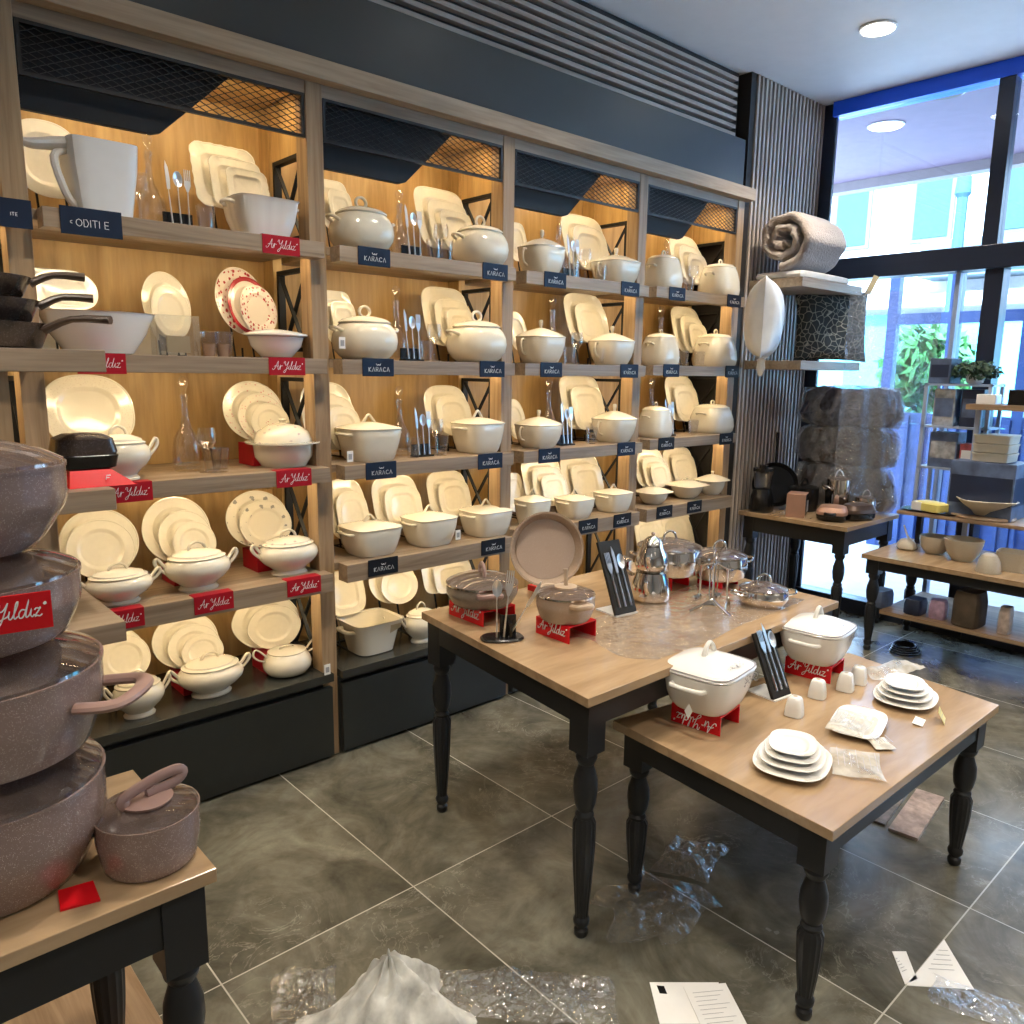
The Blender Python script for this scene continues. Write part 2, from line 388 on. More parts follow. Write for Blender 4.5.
p = atZ(945, 92, 3.44); disc('soffit_vent', M['lampdead'], (p.x, p.y, 3.439), .11, .006, 'round brown grille in the soffit outside beside the mullion', 'vent')
def facade(name, lab, x, y0, y1, h, nrow, ncol, wmat, ww=.5, wh=.55, dep=3, balc=True, z0=3.6):
    t = thing(name, lab, 'building', (x, (y0+y1)/2, -.02)); W = (y1-y0)
    MB().box(0, dep, -W/2, W/2, 0, h).build('wall', M['concrete'], t, smooth=False)
    for r in range(nrow):
        for c in range(ncol):
            cy = -W/2+W*(c+.5)/ncol; hz = (h-z0-.4)/nrow; cz = z0+hz*(r+.5)
            wd = W/ncol*ww; hh = hz*wh
            f = MB().box(-.06, .0, cy-wd/2, cy+wd/2, cz-hh/2, cz+hh/2).build('window', M['facfr'], t, smooth=False)
            MB().box(-.075, -.061, cy-wd/2+.08, cy+wd/2-.08, cz-hh/2+.08, cz+hh/2-.08).build('pane', wmat, f, smooth=False)
        if balc:
            MB().box(-.9, -.1, -W/2+W*.08, -W/2+W*.46, z0+hz*r-.1, z0+hz*r+.55).build('balcony', M['facfr'], t, smooth=False)
    MB().box(-.12, -.001, -W/2+.2, W/2-.2, .3, 2.9).build('shopfront', M['cyan'], t, smooth=False)
    MB().box(-.5, -.125, -W/2+.1, W/2-.1, 3.0, 3.25).build('canopy', M['concrete'], t, smooth=False)
    return t
facade('apartment_building', 'tall white apartment building with balconies seen left through the upper window', 17, 4.2, 9.0, 13, 3, 3, M['facwin'])
facade('apartment_building', 'white building with wide windows behind the mullion', 19, -3.2, 3.6, 11, 3, 4, M['facwin'], balc=False)
facade('apartment_building', 'pale low building seen at the right edge of the window', 15, -12, -4, 8, 2, 4, M['cyan'], balc=False)
t = thing('street_lamp', 'dark street lamp post outside the window', 'lamp post', (14, atX(957, 250, 14).y, -.02))
MB().tube([(0, 0, 0), (0, 0, 4.6)], [.10, .08]).build('pole', M['facwin'], t)
MB().lathe([(.05, 4.4), (.12, 4.5), (.10, 4.75), (.02, 4.85)], seg=16).build('lamp_head', M['facwin'], t)
# glazed outdoor porch with dark blue frames
M['porch'] = plain('porch_blue_frame', (.03, .07, .22), .4)
t = thing('glazed_porch', 'dark blue framed glass porch outside the lower window', 'porch', (7.9, 0, -.02))
for y in (3.3, 2.75, 2.15, 1.2, .2, -.9, -2, -3.4): MB().box(0, .09, y, y+.09, 0, 2.75).build('post', M['porch'], t, smooth=False)
M['porchp'] = plain('porch_blue_panel', (.035, .085, .30), .35, var=.4, vs=6)
MB().box(.02, .06, -3.4, 3.3, .02, 1.22).build('panel', M['porchp'], t, smooth=False)
pk = MB()
for i in range(46): pk.box(-.02, .0, -3.3+.142*i, -3.27+.142*i, .05, 1.30)
pk.build('railing', M['porch'], t, smooth=False)
for z in (.0, 1.225, 2.15, 2.66): MB().box(.005, .085, -3.4, 3.3, z, z+.1).build('rail', M['porch'], t, smooth=False)
def foliage(name, lab, c, R, n, mat, s=.08, cat='plant', parent=None, sq=1):
    m = MB()
    for i in range(n):
        a, b = random.uniform(0, 2*PI), random.uniform(-1, 1); q = random.random()**.4
        d = Vector((cos(a)*math.sqrt(1-b*b), sin(a)*math.sqrt(1-b*b), b*sq))*R*q
        u = Vector([random.uniform(-1, 1) for _ in range(3)]).normalized(); v = u.orthogonal().normalized()
        m.add([d-u*s, d+v*s*.45, d+u*s, d-v*s*.45], [(0, 1, 2, 3)])
    o = m.build(name, mat, parent, smooth=False); o.location = c
    return o
t = thing('bush', 'bright green bush outside seen through the lower window', 'bush', (10.5, atX(930, 330, 10.5).y, -.02))
foliage('foliage', '', (0, 0, 1.75), .55, 700, M['leafg'], .13, parent=t)
MB().tube([(0, 0, 0), (0, 0, 1.2)], .05).build('stem', M['leafd'], t)
# ================================================================== DOWNLIGHTS
E_DOWN = 27
def downlight(x, y, lab, e=E_DOWN, sz=.16):
    disc('ceiling_light', M['lamp'], (x, y, ZC-.001), .082, .008, lab, 'light')
    l = bpy.data.lights.new('downlight', 'SPOT'); l.energy = e*6; l.spot_size = math.radians(120); l.spot_blend = .8; l.shadow_soft_size = .07
    l.color = (1, .88, .72); o = bpy.data.objects.new('downlight', l); COL.objects.link(o); o.location = (x, y, ZC-.03)
downlight(4.44, 2.095, 'round lit downlight in the white ceiling near the window')
for i, (x, y) in enumerate([(2.7, 1.9), (1.25, 1.75), (-.3, 1.5), (3.0, .2), (1.2, -.3), (4.4, .3), (2.6, -1.6), (.6, -2.0), (4.3, -1.6), (-1.2, -.4)]):
    downlight(x, y, 'round ceiling downlight, number %s row from the shelving' % ['one', 'two', 'three', 'four', 'five', 'six', 'seven', 'eight', 'nine', 'ten'][i])
# ================================================================== SHELVING BAYS
PW = .069; PR = [.600, 1.606, 2.590, 3.566, 4.511]          # right edge of every upright
YP = 2.872                                                # face of the uprights
YS0 = 2.80                                                # front edge of the shelves
YBK = 3.30                                                # face of back panel
LV = {0: [2.118, 1.685, 1.262, .828], 1: [2.118, 1.685, 1.262, .828], 2: [2.116, 1.685, 1.262, .850], 3: [2.112, 1.686, 1.264, .868], 4: [2.117, 1.692, 1.275, .872]}
ZB = .385
BAYN = ['cut-off far left', 'first', 'second', 'third', 'fourth']
TIER = ['top', 'second', 'third', 'fourth', 'lowest']
def upright(parent, xr):
    x0 = xr-PW
    MB().box(x0, xr, YP, YP+.085, .0, 2.70).build('post', M['wood_v'], parent, smooth=False, bevel=.002)
    MB().box(x0+.01, xr-.02, YP+.34, YBK, .0, 2.70).build('back_stile', M['wood_back'], parent, smooth=False)
E_LED = 2.4
def led(x0, x1, y, z, e, dirv=(0, .45, -.9)):
    l = bpy.data.lights.new('shelf_led', 'AREA'); l.shape = 'RECTANGLE'; l.size = x1-x0; l.size_y = .02; l.energy = e; l.color = (1, .76, .44)
    o = bpy.data.objects.new('shelf_led', l); COL.objects.link(o); o.location = ((x0+x1)/2, y, z)
    o.rotation_euler = Vector(dirv).to_track_quat('-Z', 'X').to_euler()
    o.rotation_euler = (math.atan2(dirv[1], -dirv[2]), 0, 0)
for k in range(0, 5):
    x0 = PR[k-1] if k else PR[0]-PW-.93; x1 = PR[k]-PW
    t = thing('shelving_bay', '%s bay of the oak wall shelving with dark mesh top and charcoal base' % BAYN[k], 'shelving', (0, 0, 0), group=None)
    upright(t, PR[k])
    MB().box(x0+.001, x1+PW, YBK, YBK+.018, 0, 2.69).build('back_panel', M['wood_back'], t, smooth=False)
    MB().box(x0, x1, YP+.004, YP+.03, 2.655, 2.70).build('top_rail', M['wood_h'], t, smooth=False)
    MB().box(x0, x1, YP+.03, YBK, 2.68, 2.70).build('top_board', M['wood_back'], t, smooth=False)
    # expanded metal screen
    f = MB(); a, b, c, d = x0+.004, x1-.004, 2.498, 2.654; q = .011; Y0, Y1 = YP+.002, YP+.016
    f.box(a, b, Y0, Y1, d-q, d).box(a, b, Y0, Y1, c, c+q).box(a, a+q, Y0, Y1, c+q, d-q).box(b-q, b, Y0, Y1, c+q, d-q)
    fo = f.build('screen_frame', M['meshmetal'], t, smooth=False)
    g = MB(); yy = YP+.009; px, pz = .046, .021; H = d-c-2*q; n = int((b-a)/px)+6
    for s in (1, -1):
        for i in range(-8, n):
            xa = a+i*px; xb = xa+H/pz*px
            p0 = [xa, c+q]; p1 = [xb, d-q]
            lo, hi = a+q, b-q
            if s < 0: p0[0], p1[0] = p1[0], p0[0]
            (u0x, u0z), (u1x, u1z) = p0, p1
            if u0x > u1x: (u0x, u0z), (u1x, u1z) = (u1x, u1z), (u0x, u0z)
            if u1x <= lo or u0x >= hi: continue
            sl = (u1z-u0z)/(u1x-u0x)
            if u0x < lo: u0z += sl*(lo-u0x); u0x = lo
            if u1x > hi: u1z += sl*(hi-u1x); u1x = hi
            g.bar((u0x, yy, u0z), (u1x, yy, u1z), .0042, .002)
    g.build('mesh_screen', M['meshmetal'], t, smooth=False)
    # slate light hood, slanted right end
    xa, xb, xc = x0, x0+.41*(x1-x0)/.93, x0+.63*(x1-x0)/.93
    poly = [(xa, 2.415), (xb-.02, 2.415), (xb+.01, 2.425), (xc+.045, 2.665), (xa, 2.665)]
    h = MB(); h.add([(x, YP+.05, z) for x, z in poly]+[(x, YP+.075, z) for x, z in poly], [(0, 1, 2, 3, 4)[::1], (9, 8, 7, 6, 5)]+[(i, i+5, (i+1) % 5+5, (i+1) % 5) for i in range(5)])
    h.build('light_hood', M['hood'], t, smooth=False, bevel=.003)
    # shelves
    for L, z in enumerate(LV[k]):
        th = .058 if L < 3 else .075; s0 = x0+.018; s1 = PR[k]-.048
        sh = MB().box(x0+.001, x1-.001, YP+.001, YBK-.001, z-.032, z).box(s0, s1, YS0, YP, z-th, z)
        sh.build('shelf', M['wood_h'], t, smooth=False, bevel=.0015)
        led(x0+.03, x1-.03, YP+.02, z-.040, E_LED)
    led(x0+.03, x1-.03, YP+.10, 2.66, E_LED*1.5)
    # base cabinet
    bx = MB().box(x0-.0, x1-.0, YP+.0, YBK-.001, .0, ZB-.036).build('base_cabinet', M['cab'], t, smooth=False)
    MB().box(x0+.006, PR[k]-.036, 2.835, YBK-.002, ZB-.035, ZB).build('base_top', M['cabtop'], t, smooth=False, bevel=.002)
    MB().box(x0+.008, PR[k]-.038, 2.845, YP-.001, .015, ZB-.062).build('drawer_front', M['cab'], bx, smooth=False, bevel=.002)
    # side frame with cross braces in every opening of the right upright
    zs = [ZB]+[q for q in LV[k][::-1]]+[2.50]
    xm = PR[k]-PW/2
    for i in range(5):
        za, zb = zs[i]+.03, zs[i+1]-.075 if i < 4 else 2.47
        ya, yb = YP+.10, YP+.33
        b = MB(); w = .016
        b.box(xm-.015, xm+.015, ya, ya+w, za, zb).box(xm-.015, xm+.015, yb-w, yb, za, zb).box(xm-.015, xm+.015, ya+w, yb-w, zb-w, zb).box(xm-.015, xm+.015, ya+w, yb-w, za, za+w)
        b.bar((xm-.006, ya+w, za+w), (xm-.006, yb-w, zb-w), .016, .006).bar((xm+.006, yb-w, za+w), (xm+.006, ya+w, zb-w), .016, .006)
        b.build('cross_brace', M['black'], t, smooth=False)
    MB().box(xm-.012, xm+.012, YP+.086, YP+.339, 2.471, 2.69).build('side_header', M['wood_back'], t, smooth=False)
o = MB().box(-.40, 4.55, 2.822, 2.92, 2.701, 2.771).build('cornice', M['wood_crown'], smooth=False, bevel=.002)
tag(o, 'long oak cornice beam along the top of the wall shelving', 'cornice')
# ================================================================== LETTERING
def strokes(lines, r=.0011, sc=.01, ox=0, oz=0, k=0, sx=1, ital=0):
    m = MB()
    for L in lines:
        P = [((x+ital*z)*sc*sx+ox, 0, z*sc+oz) for x, z in L]
        if len(P) == 1: m.lathe([(r*1.3, 0), (0, r)], seg=6).xf(Matrix.Translation(P[0]), len(m.v)-12); continue
        m.tube(P, r, 4, k)
    return m
SCRIPT = [[(-.25, .35), (-.15, 0), (.2, .1), (.65, .9), (1.12, 2.0), (1.15, 1.9), (1.12, 1.0), (1.18, .15), (1.35, .02), (1.6, .5), (1.80, 1.15), (1.74, .5), (1.72, .0), (1.82, .6), (2.08, 1.0), (2.36, .88)],
          [(.15, .75), (.55, .95), (1.0, .8), (1.35, .95)],
          [(2.7, 1.5), (2.8, 1.95), (3.1, 1.9), (3.05, 1.3), (3.25, 1.05), (3.6, 1.35), (3.9, 2.0), (3.6, .8), (3.25, -.4), (2.85, -.75), (2.75, -.4), (3.3, .1), (3.95, .45), (4.1, 1.0), (4.02, .3), (4.2, .03), (4.45, .35), (4.85, 1.5), (4.9, 2.05), (4.7, 1.7), (4.55, .5), (4.65, .03), (4.95, .3)],
          [(5.65, .95), (5.3, 1.0), (5.05, .6), (5.1, .1), (5.4, .08), (5.65, .6), (6.0, 2.1), (5.75, .6), (5.8, .05), (6.1, .3), (6.3, 1.0), (6.22, .3), (6.4, .03), (6.6, .3)], [(6.6, .8), (6.75, 1.0), (7.0, .95), (7.2, 1.0), (6.65, .05), (6.9, .1), (7.15, 0), (7.4, .2)],
          [(7.5, 1.45), (7.65, 1.6), (7.75, 1.45), (7.6, 1.35), (7.5, 1.45)]]
GL = {'K': [[(0, 0), (0, 1)], [(.6, 1), (0, .45), (.62, 0)]], 'A': [[(0, 0), (.36, 1), (.72, 0)]], 'R': [[(0, 0), (0, 1), (.42, 1), (.58, .75), (.42, .48), (0, .48)], [(.3, .48), (.6, 0)]],
      'C': [[(.72, .82), (.42, 1), (.1, .82), (0, .5), (.1, .18), (.42, 0), (.72, .18)]], 'O': [[(.4, 1), (.1, .82), (0, .5), (.1, .18), (.4, 0), (.7, .18), (.8, .5), (.7, .82), (.4, 1)]],
      'D': [[(0, 0), (0, 1), (.4, 1), (.65, .5), (.4, 0), (0, 0)]], 'I': [[(0, 0), (0, 1)]], 'T': [[(0, 1), (.7, 1)], [(.35, 1), (.35, 0)]], 'E': [[(.55, 1), (0, 1), (0, 0), (.55, 0)], [(0, .5), (.5, .5)]],
      'B': [[(0, 0), (0, 1), (.4, 1), (.5, .75), (.4, .52), (0, .52)], [(.4, .52), (.6, .26), (.4, 0), (0, 0)]], 'L': [[(0, 1), (0, 0), (.5, 0)]]}
def word(s, gap=.32):
    out = []; x = 0
    for ch in s:
        if ch == ' ': x += .5; continue
        g = GL[ch]; wd = max(p[0] for l in g for p in l)
        out += [[(p[0]+x, p[1]) for p in l] for l in g]; x += wd+gap
    return out, x-gap
kar, kw = word('KARACA', .3)
EMB = [[(-.55, .35), (-.35, .0), (0, .22), (.35, .0), (.55, .35)], [(-.12, .0), (0, .22), (.12, .0)]]
def sign_navy(mat, matname):
    t = thing('shelf_sign', 'x', 'sign')
    W, H = .150, .066
    s = MB().box(-W/2, W/2, -.004, 0, -H, .006); s.build('plate', mat, t, smooth=False, bevel=.003)
    m = strokes(kar, .0009, .0175, -kw*.0165/2, -.047); e = strokes(EMB, .00105, .020, 0, -.022); m.add(e.v, e.f)
    m.xf(Matrix.Translation((0, -.0045, 0))); m.build('lettering', M['ink'], t, smooth=False); return t
def sign_red(W=.145, H=.064, lip=.045, mat=None):
    t = thing('shelf_sign', 'x', 'sign')
    MB().box(-W/2, W/2, -.003, 0, -H, .002).box(-W/2, W/2, 0, lip, .0002, .002).build('plate', mat or M['red'], t, smooth=False)
    sc = W*.80/7.7
    m = strokes(SCRIPT, .0008, sc, -W*.39, -H*.68, 3, 1, .12); m.xf(Matrix.Translation((0, -.0035, 0))); m.build('lettering', M['ink'], t, smooth=False); return t
S_NAVY = sign_navy(M['navy'], ''); S_RED = sign_red()
def sign_black():
    return sign_navy(M['blacksign'], '')
S_BLK = sign_black()
SIDE = {1: ['left', 'middle', 'right'], }
def put_sign(kind, bay, lv, cx, lab, py=None):
    z = LV[bay][lv]; p = atY(cx, 260 if py is None else py, YS0)
    place({'n': S_NAVY, 'r': S_RED, 'b': S_BLK}[kind], (p.x, YS0-.0005, z+.0008), 0, lab, 'brand signs on the shelf edges')
# signs: kind, bay, level, centre px, nominal py
SG = [('r', 1, 0, 281, 244, 'right'), ('r', 1, 1, 102, 367, 'left'), ('r', 1, 1, 287, 366, 'right'), ('r', 1, 2, 130, 496, 'left'), ('r', 1, 2, 294, 479, 'right'), ('r', 1, 3, 122, 622, 'left'), ('r', 1, 3, 214, 602, 'middle'), ('r', 1, 3, 304, 585, 'right'),
      ('n', 2, 0, 374, 258, 'left'), ('n', 2, 0, 495, 271, 'right'), ('n', 2, 1, 378, 368, 'left'), ('n', 2, 1, 492, 369, 'right'), ('n', 2, 2, 381, 472, 'left'), ('n', 2, 2, 490, 462, 'right'), ('b', 2, 3, 383, 570, 'left'), ('b', 2, 3, 493, 549, 'right'),
      ('n', 3, 0, 555, 279, 'left'), ('n', 3, 0, 630, 289, 'right'), ('n', 3, 1, 551, 370, 'left'), ('n', 3, 1, 629, 370, 'right'), ('n', 3, 2, 549, 458, 'left'), ('n', 3, 2, 626, 449, 'right'), ('b', 3, 3, 588, 523, 'left'), ('b', 3, 3, 622, 522, 'right'),
      ('n', 4, 0, 677, 293, 'left'), ('n', 4, 0, 734, 299, 'right'), ('n', 4, 1, 671, 370, 'left'), ('b', 4, 1, 732, 370, 'right'), ('b', 4, 2, 666, 444, 'left'), ('b', 4, 2, 726, 438, 'right'), ('b', 4, 3, 664, 515, 'left'), ('b', 4, 3, 694, 509, 'right')]
CN = {'r': 'dark red script-lettered', 'n': 'navy blue', 'b': 'black'}
for kd, b, l, cx, py, sd in SG:
    put_sign(kd, b, l, cx, '%s sign on the %s shelf edge, %s bay, %s one' % (CN[kd], TIER[l], BAYN[b], sd), py)
# wide navy sign, and the one cut by the frame
t = thing('shelf_sign', 'wide navy sign hanging from the top shelf edge under the white canister', 'sign', (.752, YS0-.0005, LV[1][0]+.0008))
MB().box(-.088, .088, -.004, 0, -.074, .008).build('plate', M['navy'], t, smooth=False)
ln, lw = word('ODITI E', .25); ln = [[(-.75+.25, .7), (-.75, .6), (-.75, .4), (-.5, .3)]]+ln
strokes(ln, .0012, .021, -.045, -.048).xf(Matrix.Translation((0, -.0045, 0))).build('lettering', M['ink'], t, smooth=False)
t = thing('shelf_sign', 'navy sign cut off by the left edge of the photo', 'sign', (atY(-4, 209, YS0).x, YS0-.0005, LV[0][0]+.0008))
MB().box(-.09, .09, -.004, 0, -.074, .008).build('plate', M['navy'], t, smooth=False)
strokes(word('ITE')[0], .001, .009, .035, -.040).xf(Matrix.Translation((0, -.0045, 0))).build('lettering', M['ink'], t, smooth=False)
# ================================================================== CERAMICS (unit prototypes: width 1, height 1)
def proto_tureen(kind, mat, deco=None, extra=None):
    t = thing('tureen', 'x', 'tureen'); n = 2; ay = 1
    if kind == 'A':      # round bellied pot, ring knob
        MB().lathe([(.25, 0, 2.6), (.30, .0, 2.6), (.40, .08, 2.6), (.475, .20, 2.6), (.50, .34, 2.6), (.485, .47, 2.6), (.44, .58, 2.6), (.385, .65, 2.6), (.37, .665, 2.6)], 48, ay=.92).build('body', mat, t)
        l = MB().lathe([(.392, .664, 2.6), (.395, .685, 2.6), (.34, .735, 2.6), (.20, .785, 2.5), (.05, .80, 2)], 48, ay=.92).build('lid', mat, t)
        MB().torus((0, 0, .875), .095, .026, 'y', 20, 1.0).build('knob', mat, l)
        for s in (-1, 1): MB().tube([(s*.42, -.10, .50), (s*.55, -.09, .56), (s*.58, 0, .58), (s*.55, .09, .56), (s*.42, .10, .50)], .03, 8, 4).build('handle', mat, t)
    elif kind == 'B':    # square pot with pinched knob and bar handles
        MB().lathe([(.30, 0, 4), (.345, 0, 4), (.375, .05, 4.2), (.42, .25, 4.5), (.455, .50, 5), (.465, .66, 5), (.46, .68, 5)], 56, ay=.95).build('body', mat, t)
        l = MB().lathe([(.475, .678, 5), (.48, .70, 5), (.44, .725, 5), (.25, .79, 4), (.09, .83, 3), (.03, .835, 2)], 56, ay=.95).build('lid', mat, t)
        MB().tube([(-.12, 0, .80), (-.05, 0, .93), (0, 0, .985), (.05, 0, .93), (.12, 0, .80)], [.035, .026, .026, .026, .035], 8, 3).build('knob', mat, l)
        for s in (-1, 1): MB().tube([(s*.43, -.20, .58), (s*.53, -.17, .585), (s*.545, 0, .59), (s*.53, .17, .585), (s*.43, .20, .58)], .034, 8, 3).build('handle', mat, t)
    elif kind == 'C':    # rounded square tureen, peg knob, loop handles
        MB().lathe([(.30, 0, 3), (.33, 0, 3), (.38, .06, 3), (.44, .22, 3.4), (.475, .42, 3.8), (.485, .58, 4), (.48, .595, 4)], 56, ay=.9).build('body', mat, t)
        l = MB().lathe([(.49, .59, 4), (.495, .615, 4), (.44, .66, 3.8), (.26, .755, 3), (.10, .81, 2.5), (.04, .82, 2)], 56, ay=.9).build('lid', mat, t)
        MB().lathe([(.035, .81), (.03, .86), (.045, .90), (.05, .97), (.035, 1.0), (0, 1.0)], 16).build('knob', mat, l)
        for s in (-1, 1): MB().tube([(s*.44, 0, .54), (s*.545, 0, .55), (s*.58, 0, .42), (s*.54, 0, .26), (s*.42, 0, .20)], .024, 8, 4).build('handle', mat, t)
    elif kind == 'D':    # pot widening to the base
        MB().lathe([(.40, 0, 3), (.44, 0, 3), (.475, .06, 3.2), (.49, .2, 3.3), (.47, .42, 3.3), (.42, .64, 3.2), (.375, .76, 3)], 56, ay=.92).build('body', mat, t)
        l = MB().lathe([(.388, .758, 3), (.385, .775, 3), (.31, .84, 2.8), (.16, .875, 2.4), (.04, .88, 2)], 56, ay=.92).build('lid', mat, t)
        MB().torus((0, 0, .92), .06, .022, 'y', 18, 1.05).build('knob', mat, l)
        for s in (-1, 1): MB().tube([(s*.42, -.12, .56), (s*.50, -.10, .60), (s*.51, 0, .61), (s*.50, .10, .60), (s*.42, .12, .56)], .024, 8, 3).build('handle', mat, t)
    elif kind == 'E':    # footed oval tureen
        b = MB().lathe([(.24, 0), (.285, .0), (.29, .03), (.245, .09), (.30, .16), (.40, .26), (.465, .37), (.48, .46), (.455, .56), (.40, .635), (.385, .65)], 48, ay=.78).build('body', mat, t)
        l = MB().lathe([(.405, .648), (.41, .672), (.36, .70), (.345, .735), (.20, .80), (.05, .82)], 48, ay=.78).build('lid', deco or mat, t)
        MB().tube([(-.13, 0, .78), (-.10, 0, .90), (0, 0, .965), (.10, 0, .90), (.13, 0, .78)], .024, 8, 4).build('knob', mat, l)
        for s in (-1, 1): MB().tube([(s*.42, 0, .46), (s*.50, 0, .60), (s*.57, 0, .72), (s*.60, 0, .64), (s*.55, 0, .52), (s*.45, 0, .40)], .028, 8, 4).build('handle', mat, t)
    elif kind == 'O':    # globe tureen with long ears
        MB().lathe([(.20, 0), (.27, 0), (.38, .07), (.45, .22), (.46, .36), (.43, .52), (.36, .66), (.345, .68)], 48, ay=.9).build('body', mat, t)
        l = MB().lathe([(.355, .675), (.36, .70), (.30, .73), (.15, .77), (.03, .78)], 48, ay=.9).build('lid', mat, t)
        MB().tube([(-.14, 0, .76), (-.10, 0, .83), (.10, 0, .83), (.14, 0, .76)], .02, 8, 3).build('knob', mat, l)
        for s in (-1, 1): MB().tube([(s*.40, 0, .62), (s*.54, 0, .84), (s*.63, 0, .90), (s*.66, 0, .74), (s*.56, 0, .58), (s*.42, 0, .50)], .022, 8, 4).build('handle', mat, t)
    elif kind == 'F':    # round bowl under a wide square lid
        MB().lathe([(.18, 0), (.24, 0), (.34, .14), (.41, .34), (.44, .54), (.44, .58)], 40, ay=.9).build('body', mat, t)
        l = MB().lathe([(.43, .575, 3), (.50, .60, 4.5), (.505, .625, 4.5), (.42, .69, 4), (.20, .82, 3), (.05, .86, 2)], 48, ay=.9).build('lid', mat, t)
        MB().lathe([(.04, .85), (.035, .92), (.055, .97), (.04, 1.0), (0, 1.0)], 14).build('knob', mat, l)
    elif kind == 'G':    # bowl with flat rim and domed lid
        MB().lathe([(.20, 0), (.30, 0), (.33, .08), (.385, .2), (.40, .38), (.405, .46), (.50, .485), (.50, .515), (.40, .51)], 48, ay=.95).build('body', mat, t)
        l = MB().lathe([(.385, .512), (.385, .56), (.34, .72), (.22, .84), (.06, .89)], 48, ay=.95).build('lid', deco or mat, t)
        MB().lathe([(.05, .88), (.04, .92), (.06, .96), (.04, 1.0), (0, 1.0)], 14).build('knob', mat, l)
    if extra: extra(t)
    return t
def flower_mat(name, base, col, sc, thr, r0=0, r1=9, sec=None):
    m = bpy.data.materials.new(name); nt, p = nodes(m); v = coords(nt)
    ln = nt.nodes.new('ShaderNodeVectorMath'); ln.operation = 'LENGTH'; nt.links.new(v, ln.inputs[0])
    w = nt.nodes.new('ShaderNodeTexVoronoi'); w.inputs['Scale'].default_value = sc; nt.links.new(v, w.inputs['Vector'])
    nz = noise(nt, v, sc*2.5, 4, .8)
    a = math_(nt, 'SUBTRACT', w.outputs['Distance'], math_(nt, 'MULTIPLY', nz, .5))
    k = math_(nt, 'LESS_THAN', a, thr)
    k = math_(nt, 'MULTIPLY', k, math_(nt, 'GREATER_THAN', ln.outputs['Value'], r0)); k = math_(nt, 'MULTIPLY', k, math_(nt, 'LESS_THAN', ln.outputs['Value'], r1))
    nt.links.new(mixc(nt, k, base, col), p.inputs['Base Color']); setp(p, rough=.13, coat=.2); return m
CR = (.72, .67, .55)
M['fl_red'] = flower_mat('red_toile_porcelain', (.78, .70, .62), (.42, .05, .06), 7, .10, .55, .97)
M['fl_pink'] = flower_mat('pink_rose_porcelain', CR, (.62, .34, .30), 9, -.02, .66, .93)
M['fl_rose'] = flower_mat('rose_centre_porcelain', CR, (.50, .22, .20), 8, .02, .0, .22)
M['fl_grey'] = flower_mat('grey_flower_porcelain', CR, (.30, .29, .27), 3.1, -.02, .62, .98)
M['fl_lace'] = flower_mat('lace_rim_porcelain', CR, (.62, .55, .45), 22, .0, .70, .98)
M['fl_lid'] = flower_mat('flowered_lid_porcelain', CR, (.50, .42, .38), 9, -.05, .0, 9)
M['red_ring'] = flower_mat('red_banded_rim', (.78, .70, .62), (.40, .03, .04), 3, 9, .86, 1.2)
TP = {k: proto_tureen(k, M['porc']) for k in 'ABCDEOF'}
TP['G'] = proto_tureen('G', M['porc'], M['fl_lid'])
TP['E2'] = proto_tureen('E', M['porc'], M['fl_lid'])
NQ = {'A': 2.6, 'B': 4.6, 'C': 3.8, 'D': 3.2, 'E': 2, 'E2': 2, 'O': 2, 'F': 3.5, 'G': 2}
ASP = {'A': .92, 'B': .95, 'C': .9, 'D': .92, 'E': .78, 'E2': .78, 'O': .9, 'F': .9, 'G': .95}
TDESC = {'A': 'round-bellied cream tureen with ring knob', 'B': 'square cream casserole with pinched knob', 'C': 'cream tureen with peg knob and loop ears', 'D': 'cream pot widening to its base', 'E': 'footed oval cream tureen with arched lid handle', 'E2': 'footed cream tureen with flowered lid', 'O': 'globe-shaped cream tureen with long ears', 'F': 'cream bowl with wide square lid', 'G': 'cream bowl with flat rim and flowered domed lid'}
def zlev(b, l): return ZB if l == 4 else LV[b][l]
def put_tureen(kind, b, l, x0, x1, top, pos, yf=None, rz=0):
    if kind in ('E', 'E2', 'O'): mm, hw_ = (x0+x1)/2, (x1-x0)/2*(.86 if kind != 'O' else .74); x0, x1 = mm-hw_, mm+hw_
    z = zlev(b, l); yf = yf or (2.83 if l < 4 else 2.87); cx = (x0+x1)/2; d = .22; 
    basey = 0
    for _ in range(4):
        yc = yf+d/2; c0 = atY(cx, 400, yc); c = Vector((c0.x, yc, z+.08))
        # refine x at the right height
        u = (c-CAM); py = 512-F_PX*(u.dot(UP))/(u.dot(fw)); c0 = atY(cx, py, yc); c.x = c0.x
        L = math.hypot(c.x, c.y); px, py_ = c.y/L, c.x/L; q = NQ[kind]/(NQ[kind]-1)
        kk = ((px)**q+(ASP[kind]*py_)**q)**(1/q)
        w = (x1-x0)/ppm(c)/kk; d = w*ASP[kind]*.95
    tp = atY(cx, top, yc); h = tp.z-z
    w = min(w, .34)
    lab = '%s, %s on the %s shelf, %s bay' % (TDESC[kind], pos, TIER[l], BAYN[b])
    return place(TP[kind], (c.x, yc, z+.0005), rz, lab, 'tureens on the wall shelving', (w, w, h))
